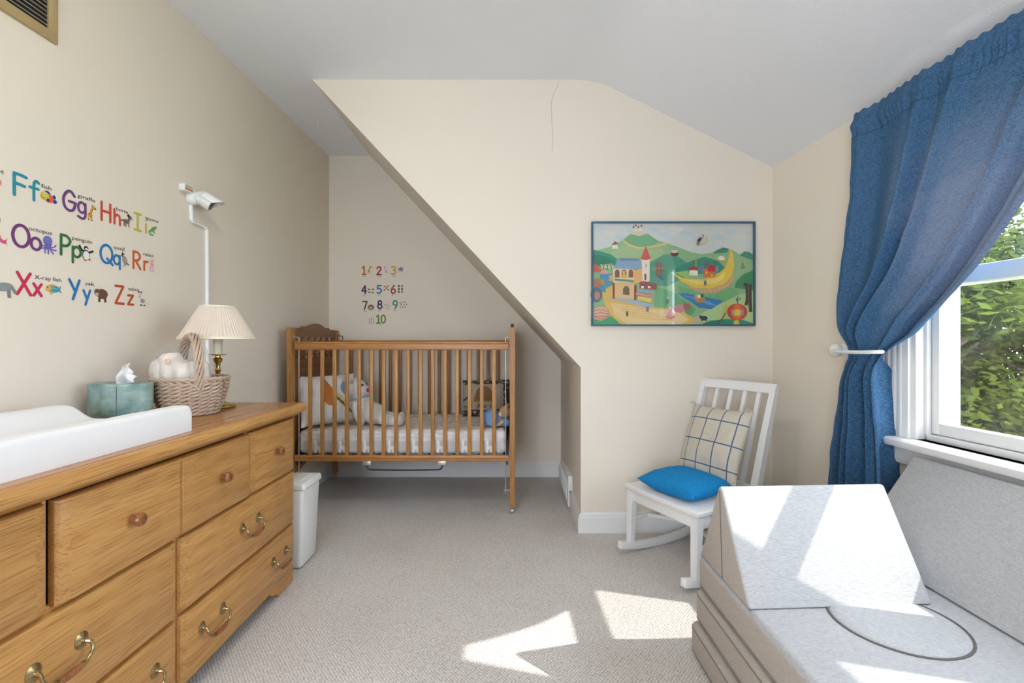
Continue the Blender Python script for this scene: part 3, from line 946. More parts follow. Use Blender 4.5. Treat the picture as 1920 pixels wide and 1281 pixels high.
# mattress with a llama print fitted sheet
def sheet_mat():
    m, nt, bs = base_mat('llama_sheet')
    v = coords(nt)
    sp = nt.nodes.new('ShaderNodeSeparateXYZ'); nt.links.new(v, sp.inputs[0])
    f = noise_tex(nt, coords(nt, (7, 7, 45)), 1.6, 2, .5, .4)
    f2 = noise_tex(nt, coords(nt, (9, 16, 9)), 2.2, 3, .5, .6)
    c = col_node(nt, lin('d3c3b4'), lin('efe9e4'), ramp(nt, f2, .40, .56))
    bs.inputs['Roughness'].default_value = .95
    bs.inputs['Specular IOR Level'].default_value = .1
    mx = nt.nodes.new('ShaderNodeMix'); mx.data_type = 'RGBA'
    cp = nt.nodes.new('ShaderNodeMath'); cp.operation = 'LESS_THAN'; cp.inputs[1].default_value = .068
    nt.links.new(sp.outputs[2], cp.inputs[0])
    nt.links.new(cp.outputs[0], mx.inputs[0]); nt.links.new(c, mx.inputs[6]); 
    gcol = col_node(nt, lin('dcd9d8'), lin('eeeae8'), ramp(nt, f, .45, .6))
    nt.links.new(gcol, mx.inputs[7])
    nt.links.new(mx.outputs[2], bs.inputs['Base Color'])
    bump(nt, bs, f2, .2, .006)
    return m
mt = thing('crib_mattress', 'white crib mattress in grey and white llama print sheet', 'mattress', (-.69, 3.24, .362))
MX0, MX1, MY0, MY1, MZ0, MZ1 = CX0 + .05, CX1 - .055, CY0 + .032, CY1 - .030, .3635, .520
bm = nb(); box(bm, MX0, MX1, MY0, MY1, MZ0, MZ1, .035, 5)
bmesh.ops.subdivide_edges(bm, edges=bm.edges[:], cuts=3, use_grid_fill=True)
obj('sheet_covered_body', bm, sheet_mat(), mt)
LL = paint('f6f3ef'); LLP = paint('e8d0c0'); GRY = paint('cfcac8')
llama = [(0, 0), (.012, 0), (.013, .02), (.028, .02), (.029, 0), (.041, 0), (.043, .036), (.033, .044), (.018, .042), (.016, .062), (.020, .068), (.012, .078), (.004, .074), (-.004, .066), (.004, .060), (.003, .03)]
x = MX0 + .105; k = 0
while x < MX1 - .08:
    bm = nb()
    prism(bm, [(x - .075, MZ0 + .006), (x + .075, MZ0 + .006), (x + .073, MZ0 + .082), (x - .073, MZ0 + .078)] if 0 else [(px_ * 1.0 + x, MZ0 + .012 + pz_) for px_, pz_ in llama], 1, MY0 - .0012, MY0 + .001)
    obj('llama_print', bm, LL, mt, smooth=False)
    x += .155; k += 1
bm = nb(); box(bm, MX0 + .03, MX1 - .03, MY0 - .0006, MY0 + .002, MZ0 + .030, MZ0 + .088); obj('grey_band', bm, GRY, mt, smooth=False)

# ------------------------------------------------------------ pillows
def pillow(name, w, h, t, loc, right, up, mats, colfn=None, n=36, pinch=.07, wr=.0, seed=0, p=2.6):
    r = Vector(right).normalized(); u_ = Vector(up); u_ = (u_ - r * u_.dot(r)).normalized(); nn = r.cross(u_)
    bm = nb()
    V = {}
    for s in (1, -1):
        for i in range(n + 1):
            for j in range(n + 1):
                a, b = 2 * i / n - 1, 2 * j / n - 1
                edge = i in (0, n) or j in (0, n)
                if s < 0 and edge: V[(s, i, j)] = V[(1, i, j)]; continue
                x = a * w / 2 * (1 - pinch * (1 - b * b) * abs(a) ** 3)
                y = b * h / 2 * (1 - pinch * (1 - a * a) * abs(b) ** 3)
                z = s * t / 2 * ((1 - abs(a) ** p) * (1 - abs(b) ** p)) ** .55
                if wr: z += wr * (mnoise.noise(Vector((x * 9, y * 9, s + seed))) + .5 * mnoise.noise(Vector((x * 22, y * 22, s + seed))))
                V[(s, i, j)] = bm.verts.new((x, y, z))
    for s in (1, -1):
        for i in range(n):
            for j in range(n):
                q = [V[(s, i, j)], V[(s, i + 1, j)], V[(s, i + 1, j + 1)], V[(s, i, j + 1)]]
                f = bm.faces.new(q if s > 0 else q[::-1])
                if colfn and s > 0: f.material_index = colfn((i + .5) / n, (j + .5) / n)
    M = Matrix((( r.x, u_.x, nn.x, 0), (r.y, u_.y, nn.y, 0), (r.z, u_.z, nn.z, 0), (0, 0, 0, 1)))
    o = obj(name, bm, mats, keep=True, angle=80)
    o.matrix_world = Matrix.Translation(loc) @ M
    return o

# white pillow with an abstract orange and khaki print, leaning on the headboard
PW = [COTTON, paint('c9762f'), paint('d9c489'), paint('5a5238'), paint('8fb0c4')]
def c_white(a, b):
    x, y = a - .5, b - .5
    if ((x + .05) / .13) ** 2 + ((y - .08) / .27) ** 2 < 1 and x * .6 + y * .2 < .03: return 1
    if abs((x - .20) + (y + .18) * .75) < .075 and -.36 < y < .04: return 2 if abs((x - .17) + (y + .18) * .75) > .022 else 3
    if ((x - .22) / .07) ** 2 + ((y - .14) / .13) ** 2 < 1: return 4
    return 0
tag(pillow('bed_pillow', .40, .35, .15, (-1.222, 3.065, .695), (.74, .67, .0), (-.28, .29, .90), PW, c_white, n=54, wr=.012, seed=3), 'white pillow with orange and khaki print against crib headboard', 'pillow')

TP = [plain('tapestry_cream', lin('b7aa95'), .95, var=.12, scale=120, bmp=.4, bscale=420), paint('2e3a2c'), paint('6d2b33'), paint('3d4a5c'), paint('8a5f38'), paint('a06a35')]
def c_tap(a, b):
    e = min(a, 1 - a, b, 1 - b)
    h = mnoise.noise(Vector((a * 19, b * 15, 2.0))); h2 = mnoise.noise(Vector((a * 26, b * 21, 9.0)))
    lim = .15 + .04 * mnoise.noise(Vector((a * 7, b * 7, 5)))
    if (b > 1 - lim or b < lim or a > 1 - lim * .9) and h > -.22: return 2 if h2 > .18 else (3 if h2 < -.28 else 1)
    x, y = a - .47, b - .52
    if (x / .17) ** 2 + ((y - .02) / .24) ** 2 < 1 and y > -.13: return 4
    if -.20 < x < .24 and -.16 < y < .05 and (x / .24) ** 2 + ((y + .16) / .22) ** 2 < 1: return 5
    if abs(y + .05 - (x + .36) * .6) < .035 and -.46 < x < -.28: return 3
    return 0
tp_loc = Vector((-.195, 3.475, .652))
tap = tag(pillow('throw_pillow', .37, .285, .12, tp_loc, (1, -.05, .02), (.05, .34, .94), TP, c_tap, n=64, wr=.004, pinch=.04), 'tapestry throw pillow with dark floral border at crib foot end', 'pillow')
OFF[tap.name] = Vector((0, 0, 0))

def text_mesh(txt, size, ext=.0003, align='LEFT'):
    cu = bpy.data.curves.new('t', 'FONT'); cu.body = txt; cu.size = size; cu.extrude = ext; cu.resolution_u = 3; cu.align_x = align
    o = bpy.data.objects.new('t', cu); COL.objects.link(o)
    dg = bpy.context.evaluated_depsgraph_get()
    me = bpy.data.meshes.new_from_object(o.evaluated_get(dg))
    bpy.data.objects.remove(o); bpy.data.curves.remove(cu)
    bm = nb(); bm.from_mesh(me); bpy.data.meshes.remove(me)
    return bm
DKTXT = paint('3a3028')
for tx, x in (('nds', -.165), ('Are', -.062), ('m', .035)):
    bm = text_mesh(tx, .047)
    bmesh.ops.translate(bm, verts=bm.verts[:], vec=(x, -.088, 0))
    for v in bm.verts:
        a, b = v.co.x / .185, v.co.y / .1425
        v.co.z += .06 * (max(0, 1 - abs(a) ** 2.6) * max(0, 1 - abs(b) ** 2.6)) ** .55 + .004
    o = obj('lettering', bm, DKTXT, tap, smooth=False)

# ------------------------------------------------------------ plush toys (one skin each, remeshed)
PLUSH = plain('white_plush', (0.78, 0.76, 0.72), 1.0, var=.08, scale=60, bmp=.8, bscale=240, spec=.05)
def remesh(o, vs=.006):
    m = o.modifiers.new('skin', 'REMESH'); m.mode = 'VOXEL'; m.voxel_size = vs; m.use_smooth_shade = True
    s = o.modifiers.new('soft', 'SMOOTH'); s.factor = .6; s.iterations = 6
from mathutils import Euler
BY = 3.08
bear = thing('plush_bear', 'white plush bear with pink nose reclining against white pillow', 'plush toy', (-.93, BY, .522))
bm = nb()
ellipsoid(bm, (-1.075, BY, .765), (.070, .066, .064))
ellipsoid(bm, (-1.020, BY - .01, .750), (.044, .042, .036))
ellipsoid(bm, (-1.098, BY - .048, .815), (.020, .014, .024)); ellipsoid(bm, (-1.098, BY + .048, .815), (.020, .014, .024))
ellipsoid(bm, (-1.040, BY, .655), (.075, .078, .088), Euler((0, -.5, 0)))
ellipsoid(bm, (-.965, BY, .600), (.105, .085, .072), Euler((0, .35, 0)))
ellipsoid(bm, (-.865, BY - .045, .563), (.100, .044, .040), Euler((0, .18, 0)))
ellipsoid(bm, (-.875, BY + .055, .563), (.095, .042, .040), Euler((0, .18, -.1)))
ellipsoid(bm, (-.772, BY - .050, .562), (.030, .034, .040)); ellipsoid(bm, (-.785, BY + .06, .562), (.028, .034, .038))
ellipsoid(bm, (-1.035, BY - .082, .610), (.034, .032, .088), Euler((.1, -.28, 0)))
ellipsoid(bm, (-1.02, BY + .085, .620), (.034, .032, .080), Euler((-.1, -.3, 0)))
bear.location.x += .03
bo = obj('body', bm, PLUSH, bear); remesh(bo)
bm = nb(); ellipsoid(bm, (-.984, BY - .026, .757), (.019, .022, .017), n=16, m=10); obj('nose', bm, plain('pink_nose', lin('b0456a'), .6), bear)
for s in (-1, 1):
    bm = nb(); ellipsoid(bm, (-1.022, BY + s * .040, .792), (.007, .007, .007), n=10, m=8); obj('eye', bm, BLACK, bear)
bm = nb(); ellipsoid(bm, (-1.088, BY - .059, .815), (.012, .006, .015), n=12, m=8); obj('inner_ear', bm, plain('ear_pink', lin('c9a294'), .9), bear)
bm = nb()
P = [Vector((-1.058 + .062 * math.cos(a), BY + .064 * math.sin(a), .706 + .012 * math.cos(a))) for a in [2 * PI * k / 24 for k in range(24)]]
tube(bm, P, .010, 8, closed=True); obj('neck_ribbon', bm, plain('pale_blue_ribbon', lin('a9bfd0'), .8), bear)

DLY = 3.02
doll = thing('plush_doll', 'tan plush bear in blue outfit slumped at crib footboard', 'plush toy', (-.10, DLY, .522))
DBL = plain('blue_fleece', lin('7fa3cf'), .95, var=.10, scale=40, bmp=.4, bscale=150, spec=.05)
TAN = plain('tan_plush', lin('c7a780'), 1.0, var=.10, scale=60, bmp=.7, bscale=240, spec=.05)
doll.scale = (.80, .80, .80); doll.location.x += .018
bm = nb()
ellipsoid(bm, (-.150, DLY, .602), (.088, .072, .060), Euler((0, .25, 0)))
ellipsoid(bm, (-.212, DLY - .03, .596), (.050, .042, .055))
ellipsoid(bm, (-.150, DLY - .055, .556), (.070, .036, .030), Euler((0, .2, .3)))
ellipsoid(bm, (-.055, DLY - .035, .560), (.050, .040, .036)); ellipsoid(bm, (-.10, DLY + .06, .57), (.07, .04, .04))
d1 = obj('outfit', bm, DBL, doll); remesh(d1)
bm = nb()
ellipsoid(bm, (-.058, DLY - .010, .640), (.048, .050, .054)); ellipsoid(bm, (-.086, DLY - .045, .632), (.026, .022, .030)); ellipsoid(bm, (-.045, DLY - .04, .690), (.016, .012, .018)); ellipsoid(bm, (-.035, DLY + .04, .690), (.016, .012, .018))
d2 = obj('head', bm, TAN, doll); remesh(d2, .005)
bm = nb(); ellipsoid(bm, (-.090, DLY - .066, .560), (.034, .022, .018), Euler((0, -.6, 0))); ellipsoid(bm, (-.115, DLY - .068, .546), (.016, .014, .014)); d3 = obj('paw', bm, plain('peach_plush', lin('dcb698'), 1.0, var=.06), doll); remesh(d3, .004)
bm = nb(); ellipsoid(bm, (-.094, DLY - .066, .630), (.012, .006, .018), n=14, m=8); obj('muzzle_patch', bm, plain('cream_plush', lin('eadcc0'), 1.0), doll)

# ------------------------------------------------------------ white rocking chair (local frame: front = -y)
ch = thing('rocking_chair', 'white painted armless rocking chair in the corner', 'rocking chair', (.888, 2.262, 0), math.radians(-63), local=True)
SW, FD, BD = .205, -.20, .185
def rocker_z(y): return .052 * ((y - .0) / .36) ** 2
for sx in (-1, 1):
    x = sx * SW
    pts = []
    N = 18
    ys = [-.285 + .64 * k / N for k in range(N + 1)]
    lo = [(y, .002 + rocker_z(y)) for y in ys]; up = [(y, .040 + rocker_z(y)) for y in ys[::-1]]
    bm = nb(); prism(bm, lo + up, 0, x - .014, x + .014, .004); obj('runner', bm, WHITE, ch, angle=40)
    bm = nb()                                    # tapered front leg
    vs = box(bm, x - .021, x + .021, FD - .021, FD + .021, .030 + rocker_z(FD), .325)
    for v in vs:
        if v.co.z < .1: v.co.x = x + (v.co.x - x) * .72; v.co.y = FD - .012 + (v.co.y - FD) * .72
    bmesh.ops.bevel(bm, geom=bm.edges[:], offset=.003, segments=2, affect='EDGES')
    obj('front_leg', bm, WHITE, ch)
    bm = nb()                                    # back post: leg, then leaning up to the crest
    def sec(y, z, hx, hy): return [(x - hx, y - hy, z), (x + hx, y - hy, z), (x + hx, y + hy, z), (x - hx, y + hy, z)]
    S = [sec(BD + .035, .034 + rocker_z(BD + .03), .014, .016), sec(BD, .30, .017, .020), sec(BD, .36, .018, .021), sec(BD + .075, .62, .016, .018), sec(BD + .150, .862, .014, .014)]
    rings = [[bm.verts.new(p) for p in s] for s in S]
    for a, b in zip(rings, rings[1:]):
        for k in range(4): bm.faces.new((a[k], a[(k + 1) % 4], b[(k + 1) % 4], b[k]))
    bm.faces.new(rings[0][::-1]); bm.faces.new(rings[-1])
    bmesh.ops.recalc_face_normals(bm, faces=bm.faces[:])
    obj('back_post', bm, WHITE, ch, angle=30)
    bm = nb(); box(bm, x - .010, x + .010, FD + .015, BD - .010, .265, .325, .002); obj('side_apron', bm, WHITE, ch)
    bm = nb(); tube(bm, [(x, FD + .01, .175), (x, BD + .005, .175)], .012, 10); obj('side_stretcher', bm, WHITE, ch)
bm = nb()
pts = [(-SW - .030, FD - .030), (SW + .030, FD - .030), (SW + .024, BD + .012), (-SW - .024, BD + .012)]
prism(bm, pts, 2, .325, .348, .006, 3); obj('seat', bm, WHITE, ch)
bm = nb(); box(bm, -SW + .015, SW - .015, FD - .010, FD + .010, .268, .326, .002); obj('front_apron', bm, WHITE, ch)
bm = nb(); tube(bm, smooth_path([(-SW, -.10, .175), (-.07, -.02, .178), (.07, -.02, .178), (SW, -.10, .175)], 4), .011, 10); obj('cross_stretcher', bm, WHITE, ch)
bm = nb(); tube(bm, [(-SW, BD + .005, .175), (SW, BD + .005, .175)], .011, 10); obj('rear_stretcher', bm, WHITE, ch)
def curveback(x): return .018 * (1 - (x / SW) ** 2)
for nm, z0, z1, yb in (('crest_rail', .825, .872, .148), ('lower_rail', .362, .392, .006)):
    bm = nb(); n = 12
    lo = [(-SW - .012 + (2 * SW + .024) * k / n) for k in range(n + 1)]
    dy = .014 if nm == 'crest_rail' else 0
    A = []
    for x in lo:
        y = BD + yb + curveback(x)
        A.append([bm.verts.new(p) for p in ((x, y - .011 - dy * .5, z0), (x, y + .009 - dy * .5, z0), (x, y + .009 + dy * .5, z1), (x, y - .011 + dy * .5, z1))])
    for a, b in zip(A, A[1:]):
        for k in range(4): bm.faces.new((a[k], b[k], b[(k + 1) % 4], a[(k + 1) % 4]))
    bm.faces.new(A[0]); bm.faces.new(A[-1][::-1])
    bmesh.ops.recalc_face_normals(bm, faces=bm.faces[:])
    bmesh.ops.bevel(bm, geom=[e for e in bm.edges], offset=.003, segments=1, affect='EDGES')
    obj(nm, bm, WHITE, ch, angle=40)
for k in range(4):
    x = -SW * .60 + SW * 1.2 * k / 3
    c_ = curveback(x)
    bm = nb()
    S = [(BD + .010 + c_, .385), (BD + .085 + c_, .64), (BD + .145 + c_, .832)]
    rings = [[bm.verts.new((x + a, y + b, z)) for a, b in ((-.010, -.006), (.010, -.006), (.010, .006), (-.010, .006))] for y, z in S]
    for a, b in zip(rings, rings[1:]):
        for q in range(4): bm.faces.new((a[q], a[(q + 1) % 4], b[(q + 1) % 4], b[q]))
    bm.faces.new(rings[0][::-1]); bm.faces.new(rings[-1])
    bmesh.ops.recalc_face_normals(bm, faces=bm.faces[:])
    obj('back_slat', bm, WHITE, ch, smooth=False)
# cushions on the chair
MC = Matrix.Translation(ch.location) @ Matrix.Rotation(math.radians(-63), 4, 'Z')
def cv(p): return MC @ Vector(p)
def cd(p): return MC.to_3x3() @ Vector(p)
tag(pillow('seat_cushion', .34, .29, .105, cv((.008, -.062, .398)), cd((1, .03, 0)), cd((0, 1, .05)), [BLUEP], None, n=30, pinch=.05, wr=.004, p=3.2), 'bright blue seat cushion on white rocking chair', 'cushion')
CHK = [plain('oatmeal_linen', lin('cdc6b6'), .95, var=.06, scale=90, bmp=.3, bscale=400, spec=.1), paint('3f5a7a')]
def c_chk(a, b):
    for q in (.16, .40, .64, .88):
        if abs(a - q) < .0085: return 1
    for q in (.18, .49, .80):
        if abs(b - q) < .0085: return 1
    return 0
tag(pillow('back_cushion', .345, .37, .11, cv((.018, .128, .572)), cd((1, .0, 0)), cd((0, .36, .93)), CHK, c_chk, n=66, pinch=.05, wr=.008, seed=5), 'cream cushion with blue windowpane check leaning on rocking chair back', 'cushion')

bcu = [o for o in COL.objects if o.name == 'back_cushion'][0]
OFF[bcu.name] = Vector((0, 0, 0))
for tx in (-.165, .165):                          # fabric ties at the top corners
    bm = nb()
    tube(bm, smooth_path([(tx, .178, 0), (tx - .012, .192, .012), (tx - .020, .184, .020), (tx - .006, .176, .012), (tx + .012, .186, .012), (tx + .020, .170, .014)], 5), .0028, 6)
    obj('tie', bm, CHK[0], bcu)

# ------------------------------------------------------------ play couch of foam cushions
CFX = .632; CBX = 1.44; CN = .10; CFY = 1.585
def slab(name, label, z0, z1, fx, fy, seat=False):
    t = thing(name, label, 'foam cushion', ((fx + CBX) / 2, (CN + fy) / 2, z0), group='folding foam couch cushions')
    bm = nb(); box(bm, fx, CBX, CN, fy, z0, z1, .022, 4)
    me = [FOAMT, FOAM if seat else FOAMT]
    for f in bm.faces:
        if f.calc_center_median().z > z1 - .0105: f.material_index = 1
    b = obj('cover', bm, me, t)
    bm = nb()
    for zz in (z0 + .020, z1 - .020) if not seat else (z0 + .018,):
        tube(bm, [(fx - .0005, CN + .03, zz), (fx - .0005, fy - .024, zz), (fx + .006, fy - .006, zz), (fx + .024, fy + .0005, zz), (CBX - .03, fy + .0005, zz)], .0022, 6)
    obj('piping', bm, plain('taupe_piping', (.27, .235, .20), .9), t)
    return t
slab('foam_cushion', 'taupe foam cushion at floor level, lowest of the couch stack', .002, .118, CFX - .012, CFY + .012)
slab('foam_cushion', 'taupe foam cushion in the middle of the couch stack', .119, .236, CFX, CFY)
seat = slab('foam_cushion', 'grey-topped foam seat cushion with oval insert, uppermost of couch stack', .237, .352, CFX + .006, CFY - .010, True)
cx, cy, rx, ry = .995, 1.190, .150, .142
bm = nb(); P = [(cx + rx * math.cos(2 * PI * k / 48), cy + ry * math.sin(2 * PI * k / 48), .3525) for k in range(48)]
tube(bm, P, .0032, 6, closed=True); obj('insert_groove', bm, SEAM, seat)
bm = nb(); lathe(bm, [(0, .006), (.12, .006), (.138, .0045), (.1455, .000), (.1465, -.004)], (cx, cy, .353), 48, 2, 1.0, ry / rx); obj('round_insert', bm, FOAM, seat)

wd = thing('foam_wedge', 'triangular grey foam wedge standing on the couch seat', 'foam cushion', (.9, 1.39, .353))
bm = nb()
tri = [(1.236, .3535), (1.558, .3535), (1.420, .632), (1.404, .632)]
prism(bm, tri, 0, .640, 1.163, .010, 3)
me = [FOAM, FOAMT]
for f in bm.faces:
    if f.normal.x < -.7: f.material_index = 1
sh_ = Matrix(((1, .0, 0, 0), (.05, 1, 0, -.03), (0, 0, 1, 0), (0, 0, 0, 1)))
bmesh.ops.transform(bm, matrix=sh_, verts=bm.verts[:])
bm.normal_update()
for f in bm.faces: f.material_index = 1 if f.normal.x < -.7 else 0
obj('cover', bm, me, wd)
bm = nb(); tube(bm, [(.6395, 1.412, .62), (.6395, 1.395, .36)], .0014, 6); obj('end_seam', bm, SEAM, wd)

bkr = thing('foam_bolster', 'long grey foam backrest leaning under the window sill', 'foam cushion', (1.36, .85, .353))
bm = nb(); prism(bm, [(1.222, .3545), (1.258, .3545), (1.486, .625), (1.478, .658), (1.440, .672)], 1, .12, 1.648, .010, 3); obj('cover', bm, FOAM, bkr)
bm = nb(); tube(bm, [(1.466, 1.6485, .655), (1.244, 1.6485, .37)], .0014, 6); obj('end_seam', bm, SEAM, bkr)

# ------------------------------------------------------------ curtain, rod and holdback
def lerp_tab(tab, z):
    for (z0, y0), (z1, y1) in zip(tab, tab[1:]):
        if z >= z1:
            t = (z0 - z) / (z0 - z1); return y0 + (y1 - y0) * t
    return tab[-1][1]
def smooth_tab(tab, z):
    e = .03
    return sum(lerp_tab(tab, z + e * k) for k in (-1, -.5, 0, .5, 1)) / 5
YFAR = [(2.1, 1.917), (1.98, 1.917), (1.70, 1.925), (1.45, 1.965), (1.25, 1.995), (1.12, 1.985), (1.045, 1.935), (.95, 1.945), (.8, 1.975), (.6, 2.015), (.4, 2.035), (0, 2.04)]
YLED = [(2.1, .94), (1.98, .95), (1.75, 1.11), (1.60, 1.195), (1.494, 1.262), (1.322, 1.389), (1.21, 1.4975), (1.121, 1.605), (1.08, 1.67), (1.045, 1.775), (.95, 1.770), (.8, 1.750), (.6, 1.735), (.4, 1.730), (0, 1.725)]
ct = thing('curtain', 'denim blue window curtain gathered to one side by a white holdback', 'curtain', (1.42, 1.85, .06))
ZT, ZBOT = 2.028, .06
bm = nb()
def cur(u, v):
    z = ZT + (ZBOT - ZT) * v
    yf, yl = smooth_tab(YFAR, z), smooth_tab(YLED, z)
    width = yf - yl
    y = yf + (yl - yf) * u
    nf = 4.2
    ph = 2 * PI * nf * (u + .045 * math.sin(2 * PI * u * 2.3 + .7)) + .6
    near_tie = math.exp(-((z - 1.045) / .07) ** 2)
    amp = .016 + .030 * (1 - min(1, width / 1.05)) + (.010 if z < 1 else 0)
    if z > 1.93: amp *= .35 + .65 * (ZT - z) / (ZT - 1.93)
    amp *= 1 - .72 * near_tie
    belly = .055 * math.exp(-((z - 1.17) / .13) ** 2) * math.sin(PI * min(1, u * 1.05))
    xw = 1.434 - amp * math.sin(ph) - amp * .35 * math.sin(2.3 * ph + 1) - belly
    if z > 1.905:
        xw += .0045 * math.sin(u * 210 + 3 * math.sin(u * 33)) * math.exp(-((z - 1.955) / .035) ** 2)
        xw -= .012 * math.exp(-((z - 1.975) / .02) ** 2)
    xw += .004 * mnoise.noise(Vector((y * 14, z * 14, 0)))
    zz = z - .028 * math.sin(PI * u) * math.exp(-((z - 1.15) / .15) ** 2) + (.004 * math.sin(u * 160) if z > 1.99 else 0)
    return Vector((xw + .0314 * (1.9 - y), y, zz))
grid(bm, cur, 220, 200)
co_ = obj('cloth_panel', bm, BLUEC, ct, angle=180)
bm = nb()
grid(bm, lambda u, v: cur(u, (ZT - (1.925 + .003 * v)) / (ZT - ZBOT)) + Vector((-.0022, 0, 0)), 220, 1)
obj('rod_pocket_seam', bm, plain('navy_seam', (.03, .085, .17), .9), ct)
rod = thing('curtain_rod', 'slim white curtain rod threaded through the blue curtain heading', 'curtain rod', (1.45, .95, 1.97))
bm = nb(); tube(bm, [(1.458 + .0314 * (1.9 - y), y, 1.968) for y in (1.905, 1.4, .9, .4, .0)], .006, 8); obj('rod', bm, PLAST, rod)
for y in (1.900, .004):
    bm = nb(); tube(bm, [(1.446 + .0314 * (1.9 - y), y, 1.968), (1.500 + .0314 * (1.9 - y), y, 1.968)], .005, 8); obj('bracket', bm, PLAST, rod)
hb = thing('curtain_holdback', 'white turned holdback with ball knob gripping the blue curtain', 'holdback', (1.46, 1.98, 1.03))
bm = nb()
tube(bm, smooth_path([(1.497, 1.990, 1.042), (1.44, 1.990, 1.042), (1.405, 1.985, 1.042), (1.368, 1.95, 1.040), (1.350, 1.88, 1.038), (1.352, 1.80, 1.038), (1.372, 1.745, 1.040), (1.40, 1.735, 1.041)], 6), .0075, 10, round_caps=True)
obj('arm', bm, PLAST, hb)
bm = nb(); lathe(bm, [(0, -.100), (.015, -.098), (.026, -.089), (.030, -.076), (.026, -.063), (.015, -.055), (.022, -.049), (.028, -.042), (.020, -.034), (.014, -.030), (.020, -.022), (.022, -.012), (.022, .010)], (1.482, 1.992, 1.042), 20, 0); obj('knob', bm, PLAST, hb)

# ------------------------------------------------------------ flat prints: shapes laid in thin layers
def flat(shapes, step=.00012, thick=.0002):
    """shapes: ('e',cx,cy,rx,ry,rotdeg,colour) | ('p',pts,colour) | ('s',pts,width,colour[,smooth]) -> bmesh, materials"""
    bm = nb(); mats = []; idx = {}
    def mi(c):
        if c not in idx: idx[c] = len(mats); mats.append(paint(c))
        return idx[c]
    for k, s in enumerate(shapes):
        z = thick + k * step; c = s[3] if s[0] == 's' else s[-1]
        if s[0] == 'e':
            _, cx, cy, rx, ry, ro, _c = s; ro = math.radians(ro); n = 20
            pts = []
            for i in range(n):
                a = 2 * PI * i / n; x, y = rx * math.cos(a), ry * math.sin(a)
                pts.append((cx + x * math.cos(ro) - y * math.sin(ro), cy + x * math.sin(ro) + y * math.cos(ro)))
            f = bm.faces.new([bm.verts.new((x, y, z)) for x, y in pts]); f.material_index = mi(c)
        elif s[0] == 'p':
            pts = s[1]
            f = bm.faces.new([bm.verts.new((x, y, z)) for x, y in pts])
            f.normal_update()
            if f.normal.z < 0: f.normal_flip()
            f.material_index = mi(c)
        else:
            P = [Vector((x, y, 0)) for x, y in s[1]]
            if len(s) > 4 and s[4]: P = smooth_path(P, 5)
            w = s[2] / 2
            L, Rr = [], []
            for i, p in enumerate(P):
                t = (P[min(i + 1, len(P) - 1)] - P[max(i - 1, 0)]); t = t.normalized() if t.length else Vector((1, 0, 0))
                n = Vector((-t.y, t.x, 0)) * w
                L.append(bm.verts.new((*(p + n).xy, z))); Rr.append(bm.verts.new((*(p - n).xy, z)))
            for i in range(len(P) - 1):
                f = bm.faces.new((Rr[i], Rr[i + 1], L[i + 1], L[i])); f.material_index = mi(c)
    return bm, mats

